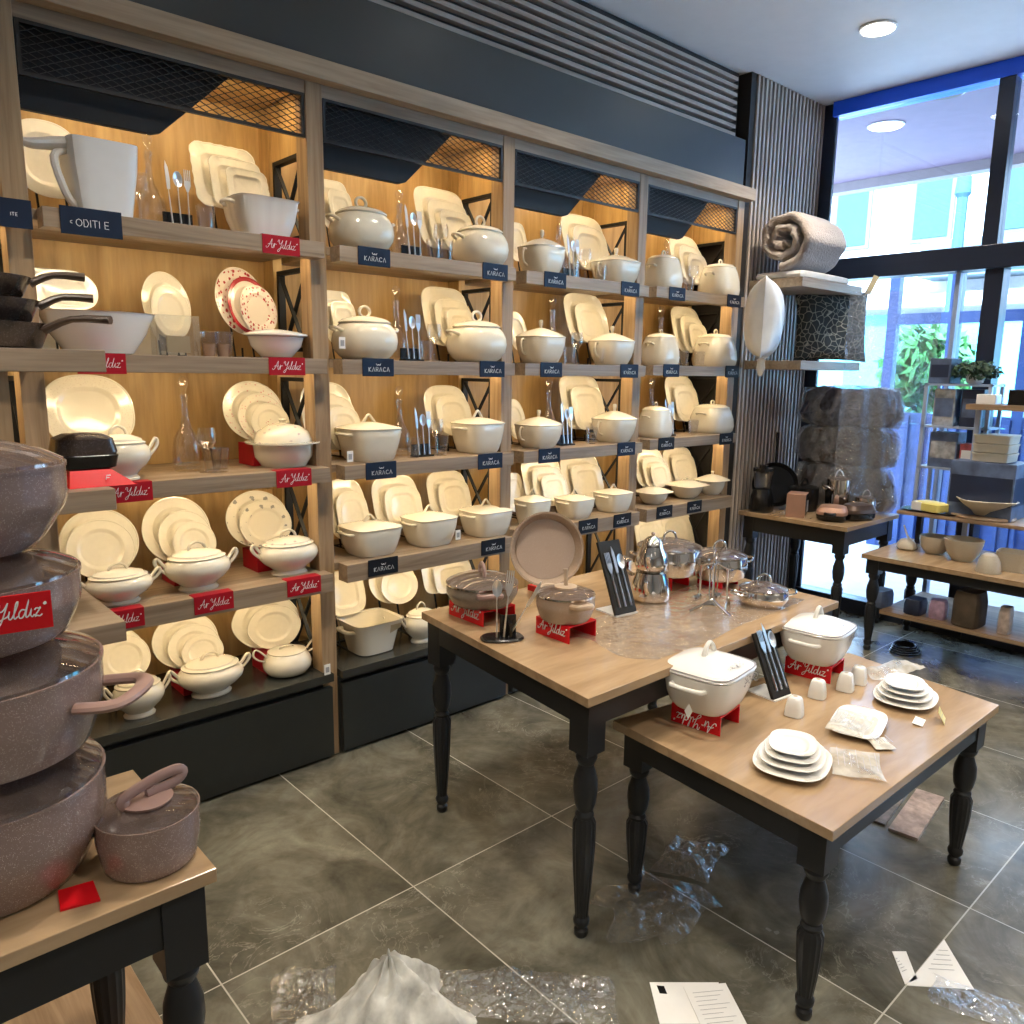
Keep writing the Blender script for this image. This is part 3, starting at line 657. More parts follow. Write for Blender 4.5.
TU = [  # kind, bay, level, x0, x1, ytop, position
 ('G', 1, 2, 247, 320, 418, 'right'), ('E', 1, 3, 80, 157, 562, 'left'), ('E', 1, 3, 159, 236, 540, 'middle'), ('E2', 1, 3, 253, 324, 528, 'right'),
 ('E', 1, 4, 172, 249, 650, 'middle'), ('O', 1, 4, 252, 322, 640, 'right'), ('E', 1, 4, 108, 168, 668, 'left'), ('E', 1, 2, 84, 155, 424, 'left'),
 ('A', 2, 0, 329, 394, 196, 'left'), ('A', 2, 0, 451, 509, 215, 'right'), ('A', 2, 1, 332, 398, 305, 'left'), ('A', 2, 1, 446, 507, 310, 'right'),
 ('B', 2, 2, 335, 403, 414, 'left'), ('B', 2, 2, 449, 506, 410, 'right'), ('B', 2, 3, 337, 403, 514, 'left'), ('B', 2, 3, 399, 459, 505, 'middle'), ('B', 2, 3, 457, 514, 499, 'right'),
 ('E', 2, 4, 400, 442, 601, 'right'),
 ('C', 3, 0, 517, 566, 230, 'left'), ('C', 3, 0, 590, 641, 248, 'right'), ('C', 3, 1, 515, 566, 320, 'left'), ('C', 3, 1, 588, 635, 326, 'right'),
 ('C', 3, 2, 514, 563, 410, 'left'), ('C', 3, 2, 591, 637, 404, 'right'), ('B', 3, 3, 513, 552, 489, 'left'), ('B', 3, 3, 553, 596, 490, 'middle'), ('B', 3, 3, 592, 634, 484, 'right'),
 ('D', 4, 0, 642, 683, 250, 'left'), ('D', 4, 0, 698, 740, 259, 'right'), ('D', 4, 1, 640, 680, 329, 'left'), ('D', 4, 1, 692, 737, 329, 'right'),
 ('D', 4, 2, 637, 673, 402, 'left'), ('D', 4, 2, 689, 734, 400, 'right'), ('F', 4, 3, 634, 673, 484, 'left'), ('F', 4, 3, 666, 708, 477, 'middle'), ('F', 4, 3, 695, 729, 471, 'right')]
for a in TU: put_tureen(*a)
# ------------------------------------------------------------------ plates
def plate_proto(n, mat, nm='plate', wob=0, wk=0, deep=1):
    return MB().lathe([(0, 0), (.54, 0), (.58, .0), (.62, .05), (.70, .09), (.97, .135), (1.0, .150), (.995, .162), (.965, .160), (.955, .150), (.74, .118), (.70, .122), (.67, .112), (.60, .060), (.55, .040), (0, .034)], 64, n, cap=False, wob=wob, wk=wk).build(nm, mat)
PLP = {}
def plate(n, mat, wob=0, wk=0):
    key = (n, mat.name, wob, wk)
    if key not in PLP: PLP[key] = [plate_proto(n, mat, 'plate', wob, wk), 0]
    P = PLP[key]
    if P[1] == 0: P[1] = 1; return P[0]
    o = P[0].copy(); COL.objects.link(o); return o
def stand_mesh():
    m = MB()
    for s in (-1, 1):
        m.bar((s*.35, -.55, .03), (s*.35, .55, .03), .06, .05).bar((s*.35, .05, .03), (s*.35, .42, 1.9), .05).bar((s*.35, -.52, .03), (s*.35, -.52, .42), .05)
    m.bar((-.35, .40, 1.8), (.35, .40, 1.8), .05).bar((-.35, .5, .03), (.35, .5, .03), .05); return m
STAND = stand_mesh().build('plate_stand', M['black'], smooth=False); tag(STAND, 'x', 'stand'); 
RB = MB().prism([(-.5, -.5), (.5, -.5), (.5, .5), (-.5, .5)], 0, 1).build('display_block', M['red'], smooth=False); tag(RB, 'x', 'block')
first = {'s': 1, 'b': 1}
SZ = {1: [''], 2: ['large', 'smaller'], 3: ['large', 'medium', 'small'], 4: ['large', 'second', 'third', 'small']}
SHN = {2: 'round', 2.2: 'round', 3: 'rounded square', 3.5: 'rounded square', 5: 'square', 4: 'rounded square', 7: 'square', 2.4: 'oval'}
def put_plates(b, l, x0, x1, top, bot, cnt, n, mat='porc', pos='left', off=.022, Y=3.12, lean=17, block=False, shrink=.80, colour='cream', wob=0, wk=0, mats=None, offz=0):
    z = zlev(b, l); cy = (top+(bot or top+50))/2
    X0 = atY(x0, cy, Y).x; X1 = atY(x1, cy, Y).x; W = X1-X0
    zt = atY((x0+x1)/2, top, Y+.06).z; zb = atY((x0+x1)/2, bot, Y-.03).z if bot else z+.022
    zb = max(zb, z+.022); a = (W-off*(cnt-1)*.6)/2; th = math.radians(90-lean); bH = (zt-zb)/2/sin(th)
    bH = max(.05, min(bH, a*1.6)); cx = X0+a
    for i in range(cnt):
        k = shrink**i; A, B = a*k, bH*k
        yc = Y-.026*i/cos(math.radians(lean))-(bH-B)*cos(th); zc = zb+B*sin(th)+offz*i+.004*(B<0)
        o = plate(n, M[(mats[i] if mats else mat)], wob, wk)
        o.location = (cx+off*i, yc, zc); o.rotation_euler = (th, 0, 0); o.scale = (A, B, min(A, B))
        w_ = ('' if cnt == 1 else ['rearmost', 'second', 'front', 'foremost'][i if cnt > 2 else i*2]+' ')
        lab = '%s%s %s plate, %s stand-up set, %s shelf, %s bay' % (w_, colour, SHN[n], pos, TIER[l], BAYN[b])
        tag(o, lab, 'plate', 'display plates on the wall shelving')
    if block:
        o = RB if first['b'] else RB.copy()
        if not first['b']: COL.objects.link(o)
        first['b'] = 0; o.location = (cx, Y-.05, z+.0005); o.scale = (.11, .14, max(.02, zb-z-.001))
        tag(o, 'dark red display block under the %s plates, %s shelf, %s bay' % (pos, TIER[l], BAYN[b]), 'block')
    else:
        o = STAND if first['s'] else STAND.copy()
        if not first['s']: COL.objects.link(o)
        first['s'] = 0; s = min(.14, a*1.1); o.location = (cx+off*.3, Y-.01-bH*cos(th)+.03, z+.0005); o.scale = (s, .12, .09)
        tag(o, 'black wire easel behind the %s plates, %s shelf, %s bay' % (pos, TIER[l], BAYN[b]), 'stand')
PL = [ # bay, level, x0, x1, top, bot, count, n, kwargs
 (1, 0, 8, 84, 125, 200, 1, 2.4, dict(pos='left', mat='porcw', colour='white')),
 (1, 0, 191, 265, 151, 212, 3, 7, dict(pos='right', wob=.012, wk=20, off=.03)),
 (1, 1, 30, 97, 272, 312, 1, 2.4, dict(pos='left', mat='porcw', colour='white')),
 (1, 1, 141, 190, 274, 340, 2, 2, dict(pos='middle', off=.004, mat='fl_lace', colour='lace-rimmed')),
 (1, 1, 214, 270, 270, 336, 3, 2, dict(pos='right', mats=['fl_red', 'red_ring', 'fl_red'], colour='red and white', off=.022, shrink=.86)),
 (1, 2, 40, 133, 376, 450, 1, 2.4, dict(pos='left', mat='fl_lace')),
 (1, 2, 221, 287, 382, 442, 3, 2, dict(pos='right', block=True, mats=['fl_pink', 'fl_pink', 'fl_rose'], colour='rose-patterned', off=.022)),
 (1, 3, 57, 137, 508, 578, 2, 2, dict(pos='left', off=-.004, colour='cream', shrink=.86)),
 (1, 3, 140, 215, 496, 563, 3, 2, dict(pos='middle', block=True)),
 (1, 3, 224, 289, 490, 548, 2, 2, dict(pos='right', block=True, mat='fl_grey', colour='grey-flowered', shrink=.84)),
 (1, 4, 85, 148, 625, 682, 2, 2, dict(pos='left', shrink=.88)),
 (1, 4, 150, 223, 610, 668, 3, 2, dict(pos='middle', block=True)),
 (1, 4, 230, 300, 592, 648, 2, 2, dict(pos='right', block=True, wob=.01, wk=6)),
 (2, 0, 319, 350, 172, 232, 2, 5, dict(pos='left', off=.012)), (2, 0, 414, 468, 193, 252, 3, 5, dict(pos='right')),
 (2, 1, 322, 354, 278, 345, 2, 5, dict(pos='left', off=.012)), (2, 1, 421, 471, 290, 348, 3, 4, dict(pos='right')),
 (2, 2, 300, 357, 383, 450, 3, 3, dict(pos='left')), (2, 2, 423, 468, 386, 436, 2, 3, dict(pos='right')),
 (2, 3, 325, 366, 478, 540, 2, 3, dict(pos='left', off=.015)), (2, 3, 371, 419, 475, 528, 2, 3.5, dict(pos='middle')), (2, 3, 426, 467, 470, 517, 2, 3.5, dict(pos='right')),
 (2, 4, 325, 363, 568, 616, 1, 3.5, dict(pos='left', mat='fl_lace')), (2, 4, 367, 415, 556, 604, 2, 2, dict(pos='middle')), (2, 4, 421, 470, 553, 592, 2, 5, dict(pos='right')),
 (3, 0, 507, 526, 207, 262, 1, 5, dict(pos='left')), (3, 0, 560, 604, 219, 272, 2, 4, dict(pos='right')),
 (3, 1, 507, 526, 300, 352, 1, 2.4, dict(pos='left')), (3, 1, 563, 604, 296, 344, 2, 4, dict(pos='right')),
 (3, 2, 505, 524, 388, 440, 1, 2.4, dict(pos='left')), (3, 2, 559, 600, 377, 430, 2, 5, dict(pos='right')),
 (3, 3, 505, 523, 462, 512, 1, 4, dict(pos='left')), (3, 3, 521, 562, 457, 505, 3, 5, dict(pos='middle', off=.018)), (3, 3, 560, 599, 455, 500, 2, 5, dict(pos='right')),
 (4, 0, 668, 701, 239, 286, 3, 3.5, dict(pos='right', mat='fl_lace')), (4, 1, 670, 701, 309, 354, 3, 4, dict(pos='right')),
 (4, 2, 664, 694, 377, 422, 2, 4, dict(pos='right')), (4, 3, 633, 664, 449, 487, 3, 4, dict(pos='left', off=.018)), (4, 3, 662, 692, 447, 484, 2, 4, dict(pos='right')),
 (4, 4, 634, 661, 516, 560, 1, 5, dict(pos='left')), (4, 4, 660, 690, 512, 556, 1, 5, dict(pos='right')),
]
for a in PL: put_plates(*a[:8], **a[8])
# plates glimpsed through the cross-braced side frames are the left sets of the next bay
# ------------------------------------------------------------------ glassware and cutlery
def gl(name, rings, lab, cat, seg=24):
    o = MB().lathe(rings, seg, cap=False).build(name, M['glass']); return tag(o, lab, cat)
DEC = thing('decanter', 'x', 'decanter')
MB().lathe([(0, .003), (.045, 0), (.052, .012), (.054, .05), (.046, .09), (.022, .125), (.013, .155), (.012, .19), (.017, .212), (.015, .212), (.010, .19), (.011, .155), (.020, .123), (.043, .09), (.050, .05), (.047, .016), (0, .010)], 28, cap=False).build('bottle', M['glass'], DEC)
MB().lathe([(.010, .200), (.011, .216), (.006, .222), (.017, .238), (.018, .252), (.010, .262), (0, .264)], 16).build('stopper', M['glass'], DEC)
TUM = gl('tumbler', [(0, 0), (.026, 0), (.034, .09), (.0325, .09), (.025, .012), (0, .010)], 'x', 'glass')
GOB = gl('goblet', [(0, .002), (.032, 0), (.030, .004), (.005, .010), (.004, .07), (.010, .080), (.033, .11), (.034, .14), (.029, .165), (.028, .165), (.032, .14), (.031, .11), (.008, .083), (0, .082)], 'x', 'glass')
def cutlery(kind):
    m = MB()
    m.tube([(0, 0, 0), (0, 0, .05), (0, 0, .12)], [.0055, .0045, .0028], 8, 2, flat=.5)
    if kind == 'knife': m.add([(x, y, z) for y in (-.0012, .0012) for x, z in ((-.004, .118), (.006, .118), (.009, .15), (.007, .19), (0, .212), (-.004, .19))], [(5, 4, 3, 2, 1, 0), (6, 7, 8, 9, 10, 11)]+[(i, (i+1) % 6, (i+1) % 6+6, i+6) for i in range(6)])
    elif kind == 'spoon':
        s0 = len(m.v); m.lathe([(0, -.006), (.6, -.004), (.9, .0), (1, .004), (.93, .004), (.6, 0), (0, -.003)], 20, cap=False); m.xf(Matrix.Translation((0, .0, .155)) @ Matrix.Rotation(PI/2, 4, 'X') @ Matrix.Diagonal((.0165, .027, 1, 1)), s0)
        m.tube([(0, 0, .118), (0, 0, .131)], .0026, 6)
    else:
        m.add([(x, y, z) for y in (-.0012, .0012) for x, z in ((-.003, .118), (.003, .118), (.011, .14), (.011, .155), (-.011, .155), (-.011, .14))], [(5, 4, 3, 2, 1, 0), (6, 7, 8, 9, 10, 11)]+[(i, (i+1) % 6, (i+1) % 6+6, i+6) for i in range(6)])
        for x in (-.0095, -.0032, .0032, .0095): m.box(x-.0014, x+.0014, -.0012, .0012, .155, .192)
    return tag(m.build(kind, M['steeld']), 'x', kind)
KN, SP, FK = cutlery('knife'), cutlery('spoon'), cutlery('fork')
CS = thing('cutlery_stand', 'x', 'stand')
MB().box(-.05, .05, -.025, .025, 0, .008).build('base', M['bpl'], CS, smooth=False, bevel=.002)
MB().box(-.05, .05, .010, .018, .008, .055).build('rest', M['bpl'], CS, smooth=False)
USED = {}
def cp(o, loc, rot, lab, grp=None, sc=None):
    if o.name in USED: q = o.copy(); COL.objects.link(q)
    else: q = o; USED[o.name] = 1
    q.location = loc; q.rotation_euler = rot; q['label'] = lab
    if grp: q['group'] = grp
    if sc: q.scale = sc if isinstance(sc, tuple) else (sc,)*3
    return q
def glassware(b, l, cx, with_dec=None, gobs=(), tums=(), cut=None, cutn=3, Y=2.93, d_top=None):
    z = zlev(b, l)+.0005; wh = '%s shelf, %s bay' % (TIER[l], BAYN[b])
    if with_dec:
        p = atY(with_dec, 300, 3.02); tp = atY(with_dec, d_top, 3.02).z if d_top else z+.3; s = (tp-z)/.264; s = min(max(s, .9), 1.35)
        place(DEC, (p.x, 3.02, z), 0, 'clear glass decanter with stopper on the %s' % wh, 'decanters', (1, 1, s))
    side = ['left', 'right', 'middle']
    for i, g in enumerate(gobs):
        p = atY(g, 300, Y+.03*(i % 2)); cp(GOB, (p.x, Y+.03*(i % 2), z), (0, 0, 0), 'stemmed clear glass, %s one on the %s' % (side[i], wh), 'stemmed glasses')
    for i, g in enumerate(tums):
        p = atY(g, 300, Y-.02); cp(TUM, (p.x, Y-.02, z), (0, 0, 0), 'clear glass tumbler, %s one on the %s' % (side[i], wh), 'tumblers')
    if cut:
        p = atY(cut, 300, 2.90); place(CS, (p.x, 2.92, z), 0, 'small black cutlery stand on the %s' % wh, 'cutlery stands', None)
        for i, o in enumerate((KN, SP, FK)[:cutn]):
            cp(o, (p.x-.028+.028*i, 2.903, z+.010), (-.10, .04*(i-1), 0), '%s standing upright in the cutlery stand on the %s' % (['steel knife', 'steel spoon', 'steel fork'][i], wh), 'display cutlery')
GW = [(1, 0, 0, dict(with_dec=157, d_top=134, gobs=(146,), tums=(210,), cut=186)), (1, 2, 0, dict(with_dec=178, d_top=376, gobs=(199,), tums=(212, 204))),
      (1, 1, 0, dict(tums=(208, 222))), (2, 0, 0, dict(with_dec=400, d_top=190, tums=(434, 446), gobs=(441,), cut=416)), (2, 1, 0, dict(with_dec=396, d_top=286, tums=(426,), gobs=(434,), cut=414)),
      (2, 2, 0, dict(with_dec=398, d_top=386, tums=(412, 441), cut=424, gobs=(436,))), (3, 0, 0, dict(with_dec=557, d_top=212, tums=(572, 600), gobs=(584,), cut=574)),
      (3, 1, 0, dict(with_dec=553, d_top=296, tums=(571, 601), gobs=(578,))), (3, 2, 0, dict(with_dec=551, d_top=378, tums=(596,), cut=572)),
      (4, 0, 0, dict(with_dec=664, d_top=240, tums=(688,), gobs=(692,))), (4, 1, 0, dict(with_dec=662, d_top=306, tums=(686, 703))), (4, 2, 0, dict(with_dec=656, d_top=378, tums=(700,), cut=677))]
for b, l, c, kw in GW: glassware(b, l, c, **kw)
for o in (DEC,): pass
# ================================================================== SPECIAL PIECES OF THE FIRST BAY
z1 = LV[1][0]+.0005
def on(px, Y, z, ref=300): 
    c = Vector((atY(px, ref, Y).x, Y, z))
    for _ in range(3):
        u = c-CAM; py = 512-F_PX*(u.dot(UP))/(u.dot(fw)); c.x = atY(px, py, Y).x
    return c
def proj(p): u = Vector(p)-CAM; return 512+F_PX*u.dot(RT)/u.dot(fw), 512-F_PX*u.dot(UP)/u.dot(fw)
c = on(101, 2.95, z1+.08)
t = thing('canister', 'tall white tapered canister with long side spout on the top shelf, first bay', 'canister', (c.x, 2.95, z1))
MB().lathe([(.072, 0, 6), (.080, .004, 6), (.100, .16, 7), (.105, .235, 7), (.101, .235, 7), (.076, .02, 6), (0, .012, 6)], 48, ay=.9).build('body', M['plastw'], t)
MB().tube([(-.08, -.01, .222), (-.13, -.02, .214), (-.20, -.03, .200), (-.235, -.035, .205)], [.045, .040, .030, .014], 12, 3, flat=.5).build('spout', M['plastw'], t)
MB().tube([(-.095, -.03, .20), (-.14, -.04, .17), (-.115, -.04, .07), (-.085, -.03, .03)], .012, 8, 4).build('handle', M['plastw'], t)
m = MB()
for i in range(9): m.box(-.02, -.012+.004*(i % 3 == 0), -.1135-.0035*i/3, -.1125-.0035*i/3, .05+i*.013, .052+i*.013)
c = on(262, 2.93, z1+.08)
t = thing('square_bowl', 'deep white square bowl with wavy rim at the right of the top shelf, first bay', 'bowl', (c.x, 2.94, z1))
MB().lathe([(.075, 0, 5), (.085, .004, 5), (.108, .07, 5.5), (.118, .135, 6), (.123, .14, 6), (.112, .132, 6), (.08, .015, 5), (0, .010, 5)], 64, ay=.88, wob=.010, wk=16).build('body', M['porcw'], t)
for s in (-1, 1): MB().tube([(s*.108, -.04, .115), (s*.135, -.03, .122), (s*.14, 0, .124), (s*.135, .03, .122), (s*.108, .04, .115)], .007, 8, 3).build('handle', M['porcw'], t)
z2 = LV[1][1]+.0005
c = on(98, 2.97, z2+.06)
t = thing('mixing_bowl', 'large white flared bowl behind the dark pans on the second shelf, first bay', 'bowl', (c.x, 2.96, z2))
MB().lathe([(.09, 0), (.105, .004), (.150, .07), (.178, .135), (.183, .137), (.170, .128), (.10, .016), (0, .012)], 56, ay=.75).build('body', M['porcw'], t)
c = on(150, 3.06, z2+.1)
t = thing('gift_box', 'pale cream product box with a pictured side on the second shelf, first bay', 'box', (c.x+.02, 3.2-.03, z2))
MB().box(-.12, .12, -.05, .05, 0, .15).build('carton', plain('cream_card', (.66, .60, .48), .5), t, smooth=False)
MB().box(.03, .10, -.0515, -.0505, .02, .13).build('picture', plain('grey_print', (.30, .28, .25), .5, var=.5, vs=40), t, smooth=False)
c = on(41, 3.2, z2+.2)
o = MB().box(-.055, .055, -.008, .008, 0, .30).build('cutting_board', M['porcw'], bevel=.004); o.location = (c.x, 3.25, z2); o.rotation_euler = (-.08, 0, 0)
tag(o, 'tall white rectangular board leaning at the left of the second shelf, first bay', 'board')
c = on(168, 3.0, z2+.1)
t = thing('display_case', 'clear acrylic case in front of the lace-rimmed plates, second shelf, first bay', 'case', (c.x, 2.93, z2))
MB().box(-.075, .075, -.03, .03, .0, .14).build('cover', M['acryl'], t, smooth=False)
MB().box(-.03, .05, .0, .01, .012, .07).build('insert', M['goldrim'], t, smooth=False)
c = on(275, 2.95, z2+.05)
t = thing('serving_bowl', 'white covered oval bowl by the red and white plates, second shelf, first bay', 'bowl', (c.x, 2.94, z2))
MB().lathe([(.05, 0), (.06, .004), (.098, .045), (.108, .08)], 48, ay=.8).build('body', M['porcw'], t)
MB().lathe([(.106, .081), (.125, .086), (.124, .092), (.09, .10), (.04, .108), (.0, .109)], 48, ay=.8).build('lid', M['porcw'], t)
for i, px in enumerate((207, 221)):
    c = on(px, 2.91, z2+.03)
    o = MB().lathe([(.0, .002), (.018, 0), (.024, .045), (.0225, .045), (.017, .006), (0, .006)], 20, cap=False).build('coffee_cup', plain('brown_glass', (.25, .16, .11), .1), None); o.location = (c.x, 2.89, z2)
    tag(o, 'small brown cup beside the patterned plates on the second shelf, first bay, %s one' % ('left', 'right')[i], 'cup')
z5 = ZB+.0005
c = on(370, 2.99, ZB+.1)
t = thing('baking_dish', 'open deep square cream dish with side grips on the lowest shelf, second bay', 'dish', (c.x, 2.99, z5))
MB().lathe([(.075, 0, 4), (.09, .004, 4), (.105, .09, 5), (.122, .150, 6), (.126, .152, 6), (.115, .146, 6), (.10, .09, 5), (.08, .018, 4), (0, .014, 4)], 56, ay=.92).build('body', M['porc'], t)
for s in (-1, 1): MB().tube([(s*.105, -.05, .112), (s*.142, -.04, .118), (s*.148, 0, .12), (s*.142, .04, .118), (s*.105, .05, .112)], .009, 8, 3).build('handle', M['porc'], t)
MB().add([(.03, -.118, .10), (.085, -.120, .118), (.03, -.126, .14), (.09, -.126, .14)], [(0, 1, 3, 2)]).build('motif', M['goldrim'], t, smooth=False)
def price_tag(p, lab, rz=0):
    t = thing('price_tag', lab, 'tag', p, rz)
    MB().box(-.014, .014, -.001, .001, -.045, 0).build('card', M['paper'], t, smooth=False)
    MB().box(-.008, .008, -.0018, -.0011, -.035, -.012).build('barcode', M['greyink'], t, smooth=False)
for (px, py, Y, lab) in ((327, 657, 2.84, 'white price tag standing at the right end of the charcoal base, first bay'),):
    p = atY(px, py, Y); price_tag((p.x, Y, ZB+.046), lab, 0)
for px, py, Y, lab in ((342, 343, 2.83, 'white price tag hanging on the left tureen, second shelf, second bay'), (350, 457, 2.82, 'white price tag hanging on the left casserole, third shelf, second bay'), (458, 536, 2.82, 'white price tag between the casseroles, fourth shelf, second bay')):
    p = atY(px, py-6, Y); t_ = price_tag((p.x, Y, p.z), lab, 0)
# ================================================================== TABLES
def leg_mesh(h, blk, s=1.0):
    m = MB(); w = .036*s; m.box(-w, w, -w, w, h-blk, h)
    H = h-blk
    R = [(.0, 0), (.017, 0), (.021, .008), (.021, .022), (.015, .030), (.0235, .042), (.0245, .055), (.018, .066)]
    m.lathe([(r*s, z) for r, z in R], 28)
    m.lathe([(.0185*s, .066)]+[((.0185+.0145*math.sin(PI/2*(i/10)))*s, .066+(H-.22*min(1, H/.5)-.066)*i/10) for i in range(11)]+[(.026*s, H-.205*min(1, H/.5))], 56, wob=.035, wk=14)
    q = min(1, H/.5); t0 = H-.205*q
    m.lathe([(.025*s, t0), (.028*s, t0+.01), (.022*s, t0+.022*q), (.031*s, t0+.045*q), (.0355*s, t0+.085*q), (.034*s, t0+.12*q), (.026*s, t0+.15*q), (.022*s, t0+.165*q), (.030*s, t0+.18*q), (.032*s, t0+.19*q), (.026*s, H)], 32)
    return m
def table(name, lab, cor, z, legs, th=.028, apron=.085, blk=None, over=.022, low=None, s=1.0):
    A = Vector((cor[0][0], cor[0][1], 0)); t = thing(name, lab, 'table', (A.x, A.y, 0))
    P = [(x-A.x, y-A.y) for x, y in cor]
    MB().prism(P, z-th, z).build('tabletop', M['wood_top'], t, smooth=False, bevel=.002)
    cx = sum(p[0] for p in P)/4; cy = sum(p[1] for p in P)/4
    Lg = [(x-A.x, y-A.y) for x, y in legs]
    for x, y in Lg:
        o = leg_mesh(z-th-.0005, blk or apron+.02, s).build('leg', M['tableblack'], t); o.location = (x, y, 0)
    n = len(Lg)
    m = MB()
    for i in range(n):
        a, b = Vector((*Lg[i], z-th-apron/2)), Vector((*Lg[(i+1) % n], z-th-apron/2)); d = (b-a).normalized(); nrm = Vector((d.y, -d.x, 0))
        if (nrm.x*(a.x-cx)+nrm.y*(a.y-cy)) < 0: nrm = -nrm
        a2 = a+d*.036*s+nrm*.022*s; b2 = b-d*.036*s+nrm*.022*s
        q = nrm*.010
        m.add([p+e*q/1+Vector((0, 0, f*apron/2)) for p in (a2, b2) for e in (-1, 1) for f in (-1, .996)], [(0, 1, 3, 2), (4, 6, 7, 5), (0, 4, 5, 1), (2, 3, 7, 6), (0, 2, 6, 4), (1, 5, 7, 3)])
    m.build('apron', M['tableblack'], t, smooth=False)
    if low: MB().box(low[0]-A.x, low[1]-A.x, low[2]-A.y, low[3]-A.y, low[4]-.022, low[4]).build('lower_shelf', M['wood_hy'], t, smooth=False)
    return t
Z1, Z2, Z3, Z4, Z0 = .778, .58, .75, .60, .72
table('display_table', 'tall oak topped display table with turned charcoal legs holding steel and speckled pots', [(1.513, 1.353), (2.96, 1.353), (3.01, 2.28), (1.625, 2.28)], Z1, [(1.572, 1.405), (2.91, 1.405), (2.95, 2.22), (1.668, 2.215)], apron=.075, blk=.16)
table('display_table', 'low oak topped table with turned charcoal legs holding plates and salt shakers', [(1.73, .755), (2.865, .742), (2.97, 1.30), (1.795, 1.50)], Z2, [(1.79, .815), (2.80, .80), (2.88, 1.24), (1.85, 1.43)], apron=.075, blk=.115)
table('display_table', 'oak table corner at lower left holding a tower of speckled brown pots', [(-.9, 1.366), (.499, 1.366), (.499, 1.86), (-.9, 1.86)], Z0, [(-.83, 1.42), (.440, 1.42), (.395, 1.80), (-.83, 1.80)], apron=.105, blk=.17, s=1.1)
table('display_table', 'dark table against the slatted wall holding black kitchen appliances', [(4.62, 2.10), (5.36, 2.10), (5.36, 2.845), (4.62, 2.845)], Z3, [(4.68, 2.16), (5.30, 2.16), (5.30, 2.78), (4.68, 2.78)], apron=.10, blk=.15)
t4 = table('display_table', 'dark legged oak table at right with cream bowls and a lower shelf', [(4.66, -.3), (5.36, -.3), (5.36, 2.02), (4.66, 2.02)], Z4, [(4.72, -.24), (5.30, -.24), (5.30, 1.96), (4.72, 1.96)], apron=.06, blk=.09, low=(4.70, 5.33, -.2, 1.9, .27))
o = MB().box(-.9, .505, 1.5, 2.15, .06, .085).build('floor_board', M['wood_hy'], smooth=False, bevel=.002); 
tag(o, 'low oak plank platform under the left table', 'board'); m = MB().box(-.88, .48, 1.53, 2.12, 0, .0595).build('plinth', M['cab'], o, smooth=False)
# near rack at far left
t = thing('pan_rack', 'oak rack at the left edge whose boards carry pans in front of the wall shelving', 'rack', (0, 2.2, 0))
for z in (1.687, 1.334, .975): MB().box(-.9, .60, 0, .46, z-.055, z).build('board', M['wood_h'], t, smooth=False, bevel=.002)
for x in (-.7, .322):
    for y in (.03, .38): MB().box(x, x+.067, y, y+.05, 0, 1.632).build('post', M['wood_v'], t, smooth=False)
